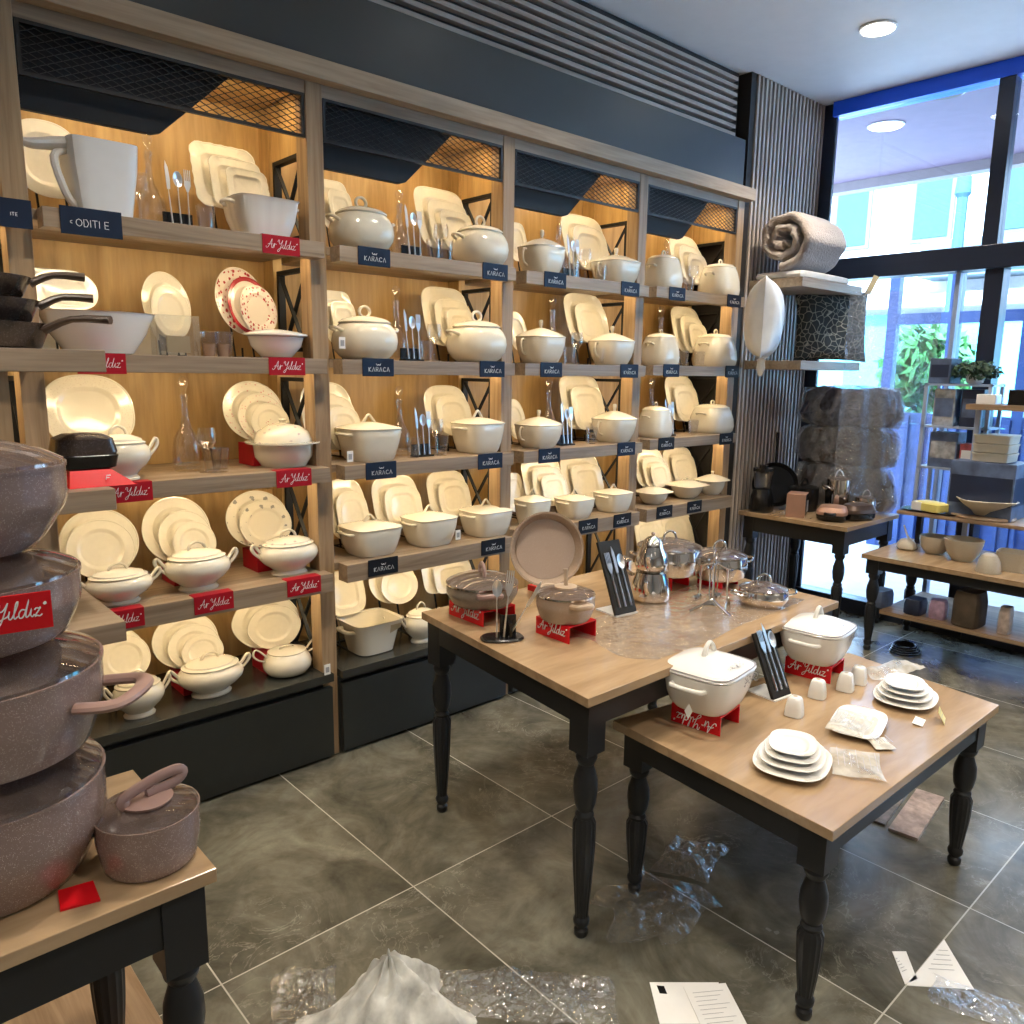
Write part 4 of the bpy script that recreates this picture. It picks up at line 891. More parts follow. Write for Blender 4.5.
# ================================================================== POTS
def pot(name, lab, cat, loc, R, h, mat, rz=0, ay=1, lid='glass', lh=.03, knob='arch', kmat=None, handles='ear', hmat=None, taper=.82, hz=.8, bulge=0, rimmat=None, hs=1.0, crease=.55):
    hmat = hmat or mat; kmat = kmat or hmat; t = thing(name, lab, cat, loc, rz)
    w = .004; prof = [(0, 0), (R*taper*.93, 0), (R*taper, .006)]
    for i in range(1, 11):
        u = i/10; rr = R*(taper+(1-taper)*min(1, u/crease)**.85) + bulge*math.sin(u*PI)
        prof.append((rr, .006+(h-.006)*u))
    inner = [(r-w, z) for r, z in prof[:2:-1]]; prof += inner+[(R*taper*.9, .01), (0, .01)]
    MB().lathe(prof, 56, ay=ay, cap=False).build('body', mat, t)
    if handles == 'ear':
        for s in (-1, 1): MB().tube([(s*R*.94, -R*.30, h*hz), (s*(R+.03*hs), -R*.27, h*hz+.006), (s*(R+.04*hs), 0, h*hz+.010), (s*(R+.03*hs), R*.27, h*hz+.006), (s*R*.94, R*.30, h*hz)], .008*hs, 8, 4, flat=1.3).build('handle', hmat, t)
    elif handles == 'wide':
        for s in (-1, 1): MB().tube([(s*R*.95, -R*.32, h*hz), (s*(R+.055), -R*.30, h*hz+.004), (s*(R+.078), 0, h*hz+.010), (s*(R+.055), R*.30, h*hz+.004), (s*R*.95, R*.32, h*hz)], .016, 10, 4, flat=.6).build('handle', hmat, t)
    elif handles == 'loop':
        for s in (-1, 1): MB().tube([(s*R*.97, -.03, h*.72), (s*(R+.02), -.034, h*.80), (s*(R+.04), 0, h*.86), (s*(R+.02), .034, h*.80), (s*R*.97, .03, h*.72)], .0045, 8, 4).build('handle', hmat, t)
    elif handles == 'long':
        MB().tube([(R*.97, 0, h*.8), (R+.05, 0, h*.86), (R+.17, 0, h*.98)], [.012, .010, .013], 10, 3, flat=.6).build('handle', hmat, t)
    if lid == 'glass':
        l = MB().lathe([(R*1.0, h+.002), (R*.985, h+.004+lh*.15), (R*.80, h+lh*.55), (R*.5, h+lh*.85), (R*.15, h+lh), (0, h+lh)], 56, ay=ay, cap=False).build('lid', M['lidglass'], t)
        MB().lathe([(R*.985, h), (R*1.012, h), (R*1.012, h+.006), (R*.985, h+.006), (R*.985, h)], 56, ay=ay, cap=False).build('rim', rimmat or M['steel'], l)
    elif lid: 
        l = MB().lathe([(R*1.0, h+.001), (R*1.01, h+.006), (R*.85, h+lh*.5), (R*.4, h+lh*.9), (0, h+lh)], 56, ay=ay, cap=False).build('lid', lid, t)
    if lid:
        z = h+lh
        if knob == 'arch':
            MB().tube([(-.038, 0, z-.006), (-.034, 0, z+.018), (0, 0, z+.032), (.034, 0, z+.018), (.038, 0, z-.006)], .0065, 8, 4, flat=1.5).build('knob', kmat, l)
        elif knob == 'disc':
            MB().lathe([(0, z-.001), (.045, z-.001), (.047, z+.004), (.03, z+.007), (0, z+.007)], 28).tube([(-.04, 0, z+.004), (-.045, 0, z+.02), (.01, 0, z+.034), (.06, 0, z+.036), (.075, 0, z+.024), (.055, 0, z+.012), (0, 0, z+.010)], .007, 8, 4, flat=1.6).build('knob', kmat, l)
        elif knob == 'fin':
            MB().lathe([(0, z-.001), (.038, z-.001), (.038, z+.005), (0, z+.008)], 24).tube([(0, 0, z), (0, 0, z+.035), (.004, 0, z+.062)], [.008, .006, .009], 8, 3).build('knob', kmat, l)
        elif knob == 'loop':
            MB().tube([(-.03, 0, z-.004), (-.022, 0, z+.022), (0, 0, z+.034), (.022, 0, z+.022), (.03, 0, z-.004)], .0048, 8, 4).build('knob', kmat, l)
    return t
# tower of speckled pots on the left table
cx, cy = .185, 1.60
tower = [(.726, .19, .030, 106, 790, .74, 'bottom'), (None, .150, .028, 109, 668, .86, 'second from the bottom'), (None, .122, .026, 80, 585, .85, 'third from the bottom'), (None, .150, .050, 65, 460, .70, 'top')]
z = .7205
ztab = [.7205, .972, 1.178, 1.337]; hh = [.190, .150, .110, .140]; lh = [.058, .053, .046, .050]
for i, (a, h, l_, ex, ey, tp, nm) in enumerate(tower):
    zz = ztab[i]; rim = zz+hh[i]*.9; px0, py0 = proj((cx, cy, rim)); R = (ex-px0-7)/ppm((cx, cy, rim))/1.06
    R = min(R, .20)
    pot('cooking_pot', 'speckled brown glass-lidded pot, %s of the left table tower' % nm, 'pot', (cx, cy, zz), R, hh[i], M['speck'], rz=-.62, hz=.66, lid='glass', lh=lh[i], knob=None, handles='wide' if i == 1 else None, hmat=M['pinkh'], taper=tp, rimmat=M['speck'])
c = atZ(151, 858, Z0+.0005)
pot('cooking_pot', 'speckled brown pot with mauve lid grip at the corner of the left table', 'pot', (c.x, c.y, Z0+.0005), .092, .100, M['speck'], rz=.2, lid='glass', lh=.022, knob='disc', handles=None, kmat=M['pinkh'], taper=.90, rimmat=M['speck'])
def flat_sign(name, lab, c, W, H, n, mat, text=True, lean=0, flip=False):
    """small card facing direction n (angle about z)"""
    t = thing(name, lab, 'sign', c, n)
    MB().box(-W/2, W/2, 0, .003, 0, H).build('card', mat, t, smooth=False)
    if text:
        sc = W*.8/7.7; m = strokes(SCRIPT, .0012, sc, -W*.38, H*.36, 3, 1, .1)
        if flip: m.xf(Matrix.Translation((0, 0, H)) @ Matrix.Rotation(PI, 4, 'Y'))
        m.xf(Matrix.Translation((0, -.0012, 0))); m.build('lettering', M['ink'], t, smooth=False)
    return t
# red card on the tower
p = Vector((cx, cy, 0)); 
card_ = atY(6, 634, 1.40)
s1 = flat_sign('shelf_sign', 'bright red script-lettered card on the front of the brown pot tower', (card_.x, card_.y, card_.z), .13, .060, -.10, M['redac'])
o = MB().prism([(-.03, -.02), (.03, -.035), (.035, .03), (-.02, .04)], 0, .004).build('sign_tab', M['redac'], smooth=False); o.location = (.278, 1.44, Z0+.0008)
tag(o, 'small red tab poking out under the bottom pot on the left table', 'tab')
# pans on the rack
def pan(name, lab, loc, R, h, mat, hm, ang, hl=.15, inner=None, tilt=None):
    t = thing(name, lab, 'pan', loc); 
    MB().lathe([(0, 0), (R*.78, 0), (R*.84, .006), (R*1.0, h), (R*.985, h+.001), (R*.83, .011), (0, .007)], 56, cap=False).build('body', mat, t)
    d = Vector((cos(ang), sin(ang), 0))
    MB().tube([d*(R*.97)+Vector((0, 0, h*.75)), d*(R+hl*.4)+Vector((0, 0, h+.012)), d*(R+hl)+Vector((0, 0, h+.012))], [.016, .012, .016], 10, 3, flat=.7).build('handle', hm, t)
    return t
c = on(-18, 2.36, 1.75)
zz = 1.6875; 
for i, (R, h, dz, ang, hl) in enumerate(((.150, .062, 0, -.62, .155), (.135, .055, .064, -.30, .12), (.125, .05, .125, -.12, .12))):
    pan('frying_pan', '%s pan with brown handle of the stack on the rack at far left' % ('bottom dark', 'middle dark', 'top dark')[i], (c.x-.005*i, 2.37, zz+dz), R, h, M['speckd'], M['darkh'], ang, hl)
# lidded grill pan
c = on(82, 2.36, 1.40)
t = thing('red_stand', 'sloping red display stand under the lidded grill pan on the rack', 'stand', (c.x+.03, 2.33, 1.3345))
MB().add([(-.09, -.08, 0), (.075, -.08, 0), (.075, .08, 0), (-.09, .08, 0), (-.08, -.05, .042), (.02, -.05, .042), (.02, .06, .042), (-.08, .06, .042)], [(3, 2, 1, 0), (4, 5, 6, 7), (0, 1, 5, 4), (1, 2, 6, 5), (2, 3, 7, 6), (3, 0, 4, 7)]).build('base', M['redac'], t, smooth=False)
strokes([[(0, 0), (0, 1), (.6, 1)], [(0, .5), (.5, .5)]], .0013, .016, .0, 0).xf(Matrix.Translation((0, -.0672, .016)) @ Matrix.Rotation(.62, 4, 'X')).build('lettering', M['ink'], t, smooth=False)
t = thing('grill_pan', 'black square grill pan with dark speckled lid on the red stand', 'pan', (c.x, 2.345, 1.3770))
MB().lathe([(.06, 0, 6), (.070, .004, 6), (.076, .036, 7), (.074, .038, 7)], 48, ay=.9).build('body', M['bpl'], t)
MB().lathe([(.073, .039, 6), (.075, .045, 6), (.068, .080, 5), (.045, .092, 4), (0, .095, 3)], 48, ay=.9, cap=False).build('lid', M['speckd'], t)
# ---- tall table
def riser(lab, cpos, W, H, D, text=True, flip=False, rz=0):
    t = thing('display_riser', lab, 'riser', cpos, rz)
    MB().box(-D/2, -D/2+.004, -W/2, W/2, 0, H-.0042).box(D/2-.004, D/2, -W/2, W/2, 0, H-.0042).box(-D/2, D/2, -W/2, W/2, H-.004, H).build('stand', M['redac'], t, smooth=False)
    if text:
        sc = W*.82/7.7; m = strokes(SCRIPT, .0013, sc, -W*.40, H*.38, 3, 1, .1)
        if flip: m.xf(Matrix.Translation((0, 0, H*.98)) @ Matrix.Rotation(PI, 4, 'Y'))
        m.xf(Matrix.Translation((-D/2-.0015, 0, 0)) @ Matrix.Rotation(-PI/2, 4, 'Z')); m.build('lettering', M['ink'], t, smooth=False)
    return t
zt = Z1+.0005
def atT(px, py, z): p = atZ(px, py, z); return p
# casserole A: centre (485, base)
def pot_on_riser(px, base_py, z, H, W, D, rlab, **kw):
    pass
rz_ = -.04
c = atZ(482, 603, Z1+.05)
riser('red script-lettered riser under the wide speckled casserole on the tall table', (c.x, c.y, zt), .19, .052, .15)
pot('casserole', 'wide low speckled casserole with glass lid on red riser at the tall table left end', 'pot', (c.x, c.y, zt+.0525), .128, .072, M['speckg'], rz=PI/2-.5, lid='glass', lh=.038, knob='arch', kmat=M['pinkh'], handles='ear', hmat=M['pinkh'], taper=.84)
CA = c
c = atZ(565, 619, Z1+.055)
riser('red script-lettered riser under the small beige pot on the tall table', (c.x+.005, c.y, zt), .155, .058, .13)
pot('casserole', 'small beige speckled pot with glass lid on red riser at the tall table front', 'pot', (c.x, c.y, zt+.0585), .098, .082, M['speckb'], rz=PI/2-.3, lid='glass', lh=.024, knob='fin', kmat=M['beigeh'], handles='ear', hmat=M['beigeh'], taper=.86)
# frying pan standing on edge
c = atZ(545, 592, Z1)
t = thing('frying_pan', 'beige-lined frying pan standing on edge facing the front of the tall table', 'pan', (1.905, 2.09, Z1+.165)); pc_ = atZ(545, 549, Z1+.182); t.location = (pc_.x, pc_.y, 0)
PR_ = .142
b = MB().lathe([(0, 0), (PR_*.80, 0), (PR_*.86, .006), (PR_*1.0, .045), (PR_*1.03, .048), (PR_*1.02, .052), (PR_*.97, .05), (PR_*.83, .012), (0, .008)], 64, cap=False); b.build('body', M['speckb'], t)
MB().lathe([(0, .0085), (PR_*.82, .0125), (PR_*.825, .0135), (0, .0095)], 56, cap=False).build('coating', M['inpan'], t)
MB().tube([(0, -PR_*.98, .035), (0, -PR_*1.05, .07), (0, -PR_*.95, .16)], [.014, .012, .014], 10, 3, flat=.7).build('handle', M['beigeh'], t)
# orient: bowl axis points toward the front left, tipped back a little
ax = Vector((-.55, -.80, .20)).normalized(); up = Vector((0, 0, 1)); yv = (up-ax*up.dot(ax)).normalized(); xv = yv.cross(ax)
t.rotation_euler = Matrix((xv, yv, ax)).transposed().to_euler(); t.location.z = Z1+.182
o = riser('red riser behind the beige pots propping the upright frying pan', (pc_.x+.02, pc_.y+.03, zt), .10, .022, .07, text=False)
# small cutlery stand at front
c = atZ(503, 640, Z1)
t = thing('cutlery_stand', 'black cutlery stand at the front left corner of the tall table', 'stand', (c.x+.005, c.y+.01, zt), -.5)
MB().lathe([(.0, 0), (.07, 0), (.072, .005), (.066, .010), (0, .010)], 32, 3, ay=.62).build('base', M['bpl'], t)
MB().box(-.005, .05, .014, .022, .010, .075).box(.018, .028, -.03, .022, .010, .06).add([], []).build('rest', M['bpl'], t, smooth=False)
CX = Vector((c.x+.005, c.y+.01, zt))
for i, (o, dx, ry, rx, sc) in enumerate(((SP, -.03, .02, -.08, 1.05), (FK, -.004, .12, -.06, 1.15), (KN, .01, .55, .0, 1.0))):
    cp(o, (CX.x+dx*.8, CX.y-.012*i, CX.z+.0105), (rx, ry, -.4), ('steel spoon', 'steel fork', 'steel knife')[i]+' propped in the black stand at the front left of the tall table', None, sc)
def cut_board(lab, c, W, H, lean, rz, items, wh):
    t = thing('cutlery_display', lab, 'display', c, rz)
    th = lean
    B = MB().box(-W/2, W/2, 0, .012, 0, H); B.xf(Matrix.Translation((0, -.03, .006)) @ Matrix.Rotation(-th, 4, 'X')); B.build('board', plain('black_velvet', (.006, .006, .006), .75), t, smooth=False, bevel=.002)
    MB().add([(-W/2, -.035, 0), (W/2, -.035, 0), (W/2, .08, 0), (-W/2, .08, 0), (-W/2, -.035, .005), (W/2, -.035, .005), (W/2, .08, .005), (-W/2, .08, .005)], [(3, 2, 1, 0), (4, 5, 6, 7), (0, 1, 5, 4), (1, 2, 6, 5), (2, 3, 7, 6), (3, 0, 4, 7)]).build('foot', M['plastw'], t, smooth=False)
    R = Matrix.Translation(c) @ Matrix.Rotation(rz, 4, 'Z')
    for i, (o, dx) in enumerate(items):
        p = R @ Matrix.Translation((0, -.03, .006)) @ Matrix.Rotation(-th, 4, 'X') @ Vector((dx, -.004, .025))
        cp(o, p, (-th, 0, rz), '%s strapped to the black display board on the %s' % (('steel fork', 'steel knife', 'steel spoon')[i], wh), None, (1.05, 1, 1.07))
    return t
c = atZ(621, 613, Z1)
cut_board('tall black velvet board of cutlery leaning on the tall table', (c.x, c.y, zt), .105, .275, .42, -.12, ((FK, -.028), (KN, .0), (SP, .028)), 'tall table')
# stainless ware
ste = M['steel']
def steelpot(lab, px, py, R, h, lh=.03, z=zt, **kw):
    c = atZ(px, py, z); return pot('steel_pot', lab, 'pot', (c.x, c.y, z), R, h, ste, lid='glass', lh=lh, knob='loop', handles='loop', taper=.93, bulge=.004, **kw)
c = atZ(668, 572, Z1+.055)
riser('plain red riser under the big steel casserole on the tall table', (c.x, c.y, zt), .13, .055, .12, text=False)
pot('steel_pot', 'big polished steel casserole with glass lid on red riser behind the double teapot', 'pot', (c.x, c.y, zt+.0555), .132, .105, ste, rz=-.5, lid='glass', lh=.035, knob='loop', handles='loop', taper=.93, bulge=.004)
c = atZ(718, 577, Z1+.03)
o = riser('low clear-edged riser under the second steel casserole', (c.x, c.y, zt), .12, .03, .12, text=False)
pot('steel_pot', 'medium polished steel casserole with glass lid at the far end of the tall table', 'pot', (c.x, c.y, zt+.0305), .112, .092, ste, rz=-.5, lid='glass', lh=.030, knob='loop', handles='loop', taper=.93, bulge=.004)
c = atZ(768, 603, Z1)
pot('steel_pot', 'low steel casserole with glass lid at the right end of the tall table', 'pot', (c.x-.04, c.y, zt), .090, .062, ste, rz=-.6, lid='glass', lh=.026, knob='loop', handles='loop', taper=.86, bulge=.004)
c = atZ(618, 575, Z1)
pot('steel_pot', 'small steel saucepan behind the black cutlery board on the tall table', 'pot', (c.x, c.y, zt), .060, .065, ste, rz=-2.2, lid='glass', lh=.022, knob='loop', handles='long', taper=.85)
c = atZ(650, 600, Z1)
t = thing('kettle', 'polished double teapot, large pot below a small one, on the tall table', 'teapot', (c.x, c.y, zt), .5)
b = MB().lathe([(0, 0), (.062, 0), (.074, .010), (.078, .035), (.070, .075), (.060, .105), (.058, .115), (0, .115)], 48, cap=False).build('lower_pot', ste, t)
u = MB().lathe([(0, .1155), (.045, .1155), (.062, .13), (.066, .15), (.056, .185), (.042, .212), (.040, .218)], 48, cap=False).build('upper_pot', ste, t)
MB().lathe([(.041, .2185), (.036, .235), (.02, .25), (.006, .256), (.008, .266), (0, .27)], 32, cap=False).build('lid', ste, u)
for z_, s_ in ((.045, 1), (.15, .75)):
    par = b if s_ == 1 else u
    MB().tube([(-.06*s_-.006, 0, z_), (-.095*s_-.01, 0, z_+.025), (-.125*s_, 0, z_+.06*s_)], [.012, .008, .006], 10, 4).build('spout', ste, par)
    MB().tube([(.065*s_, 0, z_+.05), (.115*s_, 0, z_+.055), (.125*s_, 0, z_+.01), (.10*s_, 0, z_-.025), (.07*s_, 0, z_-.028)], .0065, 8, 4).build('handle', ste, par)
# utensil rack with tripod foot
c = atZ(712, 612, Z1)
t = thing('utensil_rack', 'tripod steel utensil rack with a ladle on the tall table', 'rack', (c.x, c.y, zt), .3)
m = MB()
for a in (.2, 2.2, 4.3): m.tube([(cos(a)*.085, sin(a)*.085, .004), (cos(a)*.02, sin(a)*.02, .035), (0, 0, .05)], .005, 8, 3)
m.tube([(0, 0, .045), (0, 0, .20)], .005).torus((0, 0, .215), .018, .003, 'y', 18).tube([(-.05, 0, .17), (0, 0, .185), (.05, 0, .17)], .003, 8, 3).tube([(0, -.05, .17), (0, 0, .185), (0, .05, .17)], .003, 8, 3)
m.build('frame', ste, t)
def ladle(nm, lab, loc, rz, bowl=True):
    t = thing(nm, lab, 'ladle', loc, rz); m = MB(); m.tube([(0, 0, .0), (0, 0, -.08), (0, -.004, -.125)], [.005, .004, .003], 8, 3, flat=.6)
    m.build('shaft', ste, t)
    if bowl: MB().lathe([(.030, 0), (.0285, -.014), (.018, -.026), (0, -.030), (0, -.027), (.016, -.024), (.026, -.013), (.028, 0)], 28, cap=False).xf(Matrix.Translation((0, -.028, -.125)) @ Matrix.Rotation(.5, 4, 'X')).build('bowl', ste, t)
    else: MB().lathe([(0, -.004), (.8, -.003), (1, 0), (.8, .002), (0, 0)], 20, cap=False).xf(Matrix.Translation((0, -.006, -.15)) @ Matrix.Rotation(PI/2, 4, 'X') @ Matrix.Diagonal((.028, .036, 1, 1))).build('blade', ste, t)
    return t
q = Matrix.Rotation(.3, 3, 'Z')
for i, (x, y, a, bl) in enumerate(((.05, 0, 2.6, True), (-.05, 0, -.6, False), (0, -.05, .2, False), (0, .05, 3.1, True))):
    d = q @ Vector((x, y, 0)); ladle(('ladle', 'spatula', 'serving_spoon', 'ladle')[i], ('round steel ladle hanging at the right of the tripod rack', 'flat steel spatula hanging at the left of the tripod rack', 'steel serving spoon hanging at the front of the tripod rack', 'steel ladle hanging behind the tripod rack')[i], (c.x+d.x, c.y+d.y, zt+.172), a, bl)
# ================================================================== LOW TABLE
zb = Z2+.0005
from mathutils import noise as NZ
def crumple(name, lab, cat, loc, w, d, nx, ny, amp, mat, rz=0, freq=6, seed=0, fold=0, edge=.12, kind=None, base=.003, thick=False):
    m = MB(); vs = []; fs = []
    for i in range(nx+1):
        for j in range(ny+1):
            u, v = i/nx-.5, j/ny-.5
            e = 1+edge*NZ.noise(Vector((u*3, v*3, seed+9)))*2
            x, y = u*w*e, v*d*(1+edge*NZ.noise(Vector((v*3, u*3, seed+4)))*2)
            n = NZ.noise(Vector((x*freq, y*freq, seed)))*.6+abs(NZ.noise(Vector((x*freq*2.3, y*freq*2.3, seed+3))))*.7+abs(NZ.noise(Vector((x*freq*5, y*freq*5, seed+7))))*.25
            k = 1-max(abs(u), abs(v))**3*5
            vs.append((x, y, base+max(0, amp*(n+.15)*max(.15, k))))
    for i in range(nx):
        for j in range(ny):
            a = i*(ny+1)+j; fs.append((a, a+ny+1, a+ny+2, a+1))
    m.add(vs, fs); o = m.build(name, mat, smooth=False); o.location = loc; o.rotation_euler = (0, 0, rz)
    return tag(o, lab, cat, kind=kind)
def big_tureen(lab, px, py, W, H, rz, deco_side=-1):
    c = atZ(px, py, Z2+.062); t = thing('tureen', lab, 'tureen', (c.x, c.y, zb+.0605), rz); mat = M['porcw']
    MB().lathe([(.070, 0, 3.5), (.082, .0, 3.5), (.096, .018, 3.6), (.110, .055, 4), (.117, .095, 4.4), (.119, .112, 4.6), (.116, .114, 4.6)], 64, ay=.95).build('body', mat, t)
    l = MB().lathe([(.119, .1145, 4.6), (.122, .118, 4.6), (.118, .124, 4.6), (.098, .133, 4.2), (.055, .150, 3.4), (.022, .158, 2.6), (.0, .159)], 64, ay=.95, cap=False).build('lid', mat, t)
    MB().lathe([(.1200, .1235, 4.6), (.1205, .1245, 4.6), (.1165, .1258, 4.6), (.116, .1248, 4.6), (.1200, .1235, 4.6)], 64, ay=.95, cap=False).build('rim_line', M['greyrim'], l)
    MB().tube([(-.030, 0, .150), (-.018, 0, .178), (0, 0, .190), (.018, 0, .178), (.034, 0, .150)], [.009, .007, .006, .007, .009], 10, 4).build('knob', mat, l)
    for s in (-1, 1): MB().tube([(s*.112, -.050, .083), (s*.134, -.044, .086), (s*.142, 0, .087), (s*.134, .044, .086), (s*.112, .050, .083)], .0075, 10, 4).build('handle', mat, t)
    m = MB()
    for i in range(60):
        x = random.uniform(-.005, .09); z = .096+random.gauss(0, .006)*(1+x*6); y = -.1135-.0018
        s = random.uniform(.0022, .0060); m.add([(x-s, y, z), (x, y, z-s*.6), (x+s, y, z), (x, y, z+s*.6)], [(0, 1, 2, 3)])
    m.build('flower_band', M['greyrim'], t, smooth=False)
    s0 = MB()
    for i in range(60):
        a = random.uniform(0, 6.28); r = abs(random.gauss(0, .018)); x, y = -.02+r*cos(a)*1.3, -.065+r*sin(a)*.6; s = random.uniform(.001, .0025)
        s0.add([(x-s, y, .1508-abs(y)*.17), (x, y-s, .1508-(abs(y)+s)*.17), (x+s, y, .1508-abs(y)*.17), (x, y+s, .1508-(abs(y)-s)*.17)], [(0, 1, 2, 3)])
    m2 = MB()
    for i in range(34):
        a = random.uniform(0, 6.28); r = abs(random.gauss(0, .016)); x, y = .0+r*cos(a)*1.5, -.088+r*sin(a)*.35; s = random.uniform(.0015, .004)
        zz_ = .1385+(-.088-y)*-.28+.0012
        m2.add([(x-s, y, zz_), (x, y-s*.6, zz_), (x+s, y, zz_), (x, y+s*.6, zz_)], [(0, 1, 2, 3)])
    m2.build('lid_flowers', M['greyrim'], l, smooth=False)
    return t, c
t, c = big_tureen('large white square tureen with grey flowers at the near end of the low table', 706, 703, .24, .19, .12)
t.scale = (1.05, 1.05, 1.05)
riser('red riser with upside-down script under the nearer square tureen on the low table', (c.x, c.y, zb), .165, .060, .13, flip=True, rz=.12)
p_ = (c.x, c.y)
price = thing('price_tag', 'small folded white tag hanging in front of the nearer square tureen', 'tag', (c.x-.135, c.y-.03, zb+.108), -1.2)
MB().add([(0, 0, 0), (.012, 0, -.022), (0, 0, -.05), (-.012, 0, -.024), (0, -.0012, 0), (.012, -.0012, -.022), (0, -.0012, -.05), (-.012, -.0012, -.024)], [(0, 1, 2, 3), (7, 6, 5, 4), (0, 4, 5, 1), (1, 5, 6, 2), (2, 6, 7, 3), (3, 7, 4, 0)]).build('card', M['paper'], price, smooth=False)
t, c = big_tureen('large white square tureen on red riser at the far end of the low table', 815, 657, .24, .19, .12)
riser('red script-lettered riser under the farther square tureen on the low table', (c.x, c.y, zb), .165, .060, .13, rz=.12)
c = atZ(779, 697, Z2)
cut_board('black velvet board of cutlery between the two square tureens on the low table', (c.x, c.y+.015, zb), .095, .225, .45, -.12, ((FK, -.024), (KN, .0), (SP, .026)), 'low table')
# shakers
SH = thing('salt_shaker', 'x', 'shaker')
MB().lathe([(.018, 0, 4), (.0215, .001, 4), (.0200, .020, 4), (.0165, .040, 4), (.0135, .045, 3.5), (.009, .047, 3)], 32).build('body', M['porcw'], SH)
MB().lathe([(.0055, .0472), (.005, .0478), (0, .0479)], 12).build('cap', M['goldrim'], SH)
for (px, py, lab) in ((794, 717, 'white square salt shaker nearest the front on the low table, beside the black board'), (817, 699, 'white square salt shaker, second from the front on the low table'), (845, 692, 'white square salt shaker, third from the front on the low table'), (858, 685, 'white square salt shaker, farthest back on the low table by the red riser')):
    c = atZ(px, py-2, Z2); place(SH, (c.x, c.y, zb), .2, lab, 'white salt shakers on the low table', (1.3, 1.3, 1.35))
# flat plate stacks
def flat_stack(px, py, a0, cnt, lab, n=3, rz=.1, ay=.85, shrink=.86, dz=.0145):
    c = atZ(px, py, Z2)
    for i in range(cnt):
        o = plate(n, M['porcw']); A = a0*shrink**i; o.scale = (A, A*ay, A*1.0); o.location = (c.x+.006*i, c.y+.004*i, zb+dz*i+.002*(i > 0)); o.rotation_euler = (0, 0, rz+.05*i)
        tag(o, '%s plate of the %s' % (['bottom large white', 'second white', 'third white', 'top small white'][i] if cnt > 1 else 'single large white', lab), 'plate', 'stacked plates on the low table')
    return c
c1 = flat_stack(792, 765, .125, 4, 'stack at the near corner of the low table', n=2.8, rz=.3, ay=.80)
c2 = flat_stack(905, 700, .120, 4, 'stack at the right end of the low table', n=2.6, rz=.2, ay=.8)
c3 = flat_stack(858, 727, .120, 1, 'wrapped pair in the middle of the low table', n=4, rz=.25, ay=.62)
def packet(lab, px, py, w, d, rz, zoff, mat, seed, lines=True):
    c = atZ(px, py, Z2+zoff); o = crumple('packet', lab, 'packet', (c.x, c.y, Z2+zoff), w, d, 16, 12, .018, mat, rz, 9, seed, edge=.05)
    m = MB()
    for i in range(7):
        y = -d*.38+d*.76*i/6; m.box(-w*.36, w*.30-.02*(i % 3), y-.0009, y+.0009, .0215, .0218)
    m.build('print', M['greyink'], o, smooth=False)
    return o
M['leaflet'] = plain('printed_leaflet', (.62, .58, .50), .45, var=.3, vs=30)
M['foilp'] = thin_glass('printed_film', (.9, .9, .88), .9, .12, body=.42, bcol=(.72, .68, .58), bmp=.6)
packet('crumpled printed plastic packet on the near plate stack of the low table', 856, 765, .17, .13, .5, .003, M['foilp'], 1)
packet('crumpled clear packet with yellow print on the middle plate of the low table', 850, 724, .17, .11, .2, .021, M['foilp'], 2)
o = packet('small packet beside the yellow card between the plate stacks', 880, 745, .07, .06, .9, .003, M['leaflet'], 3)
c = atZ(886, 716, Z2+.02)
def card(name, lab, loc, w, h, mat, rz, rx=0, lines=6, lmat=None, cat='card', t_=.0012):
    t = thing(name, lab, cat, loc, rz); t.rotation_euler = (rx, 0, rz)
    MB().box(-w/2, w/2, -h/2, h/2, 0, t_).build('sheet', mat, t, smooth=False)
    if lines:
        m = MB()
        for i in range(lines):
            y = h*.34-h*.68*i/max(1, lines-1); m.box(-w*.36, w*(.36-.12*(i % 3)), y-.0006, y+.0006, t_+.0003, t_+.0005)
        m.build('printing', lmat or M['greyink'], t, smooth=False)
    return t
c = atZ(941, 722, Z2)
card('label_card', 'yellow and white label card at the edge of the right plate stack', (c.x, c.y, zb+.021), .055, .04, M['yel'], .3, 1.05, 3)
c = atZ(920, 722, Z2)
card('label_card', 'small white label lying against the right plate stack', (c.x-.01, c.y, zb+.004), .06, .03, M['paper'], .2, .15, 2)
c = atZ(805, 775, Z2)
crumple('plastic_bag', 'loose crumpled clear plastic behind the plates at the far end of the low table', 'plastic', (atZ(893, 672, Z2).x, atZ(893, 672, Z2).y, zb), .26, .09, 26, 12, .045, M['foilp'], -.25, 7, 5)
crumple('plastic_film', 'thin clear film lying over the near end of the tall table', 'plastic', (2.33, 1.62, zt), .95, .40, 50, 26, .010, M['film'], .05, 9, 8, edge=.06)
crumple('plastic_film', 'small clear film scrap on the low table in front of the nearer tureen', 'plastic', (2.03, .98, zb), .16, .10, 14, 10, .008, M['film'], .5, 14, 11)
# ================================================================== RIGHT: COMFORTER SHELVES
XC = 4.60
def wshelf(nm, z, y0, lab):
    o = MB().box(XC, 5.40, y0, YS-.029, z-.055, z).build('wall_shelf', M['wood_h'], smooth=False, bevel=.002); return tag(o, lab, 'shelf')
wshelf('', 2.232, 2.50, 'upper oak wall shelf carrying the rolled comforter by the window')
wshelf('', 1.735, 2.47, 'lower oak wall shelf carrying cushions by the window')
M['fleece'] = plain('taupe_fleece', (.40, .335, .29), .95, bmp=.8, bs=90, sheen=.4)
M['sheet'] = plain('folded_cream_sheet', (.70, .68, .64), .8, bmp=.2, bs=30)
o = MB().lathe([(.30, 0, 9), (.325, .006, 9), (.33, .022, 9), (.32, .04, 9), (.29, .046, 9)], 60, ay=.5).build('folded_sheet', M['sheet']); o.location = (XC+.34, 2.68, 2.2325); o.scale = (1, 1.05, 1)
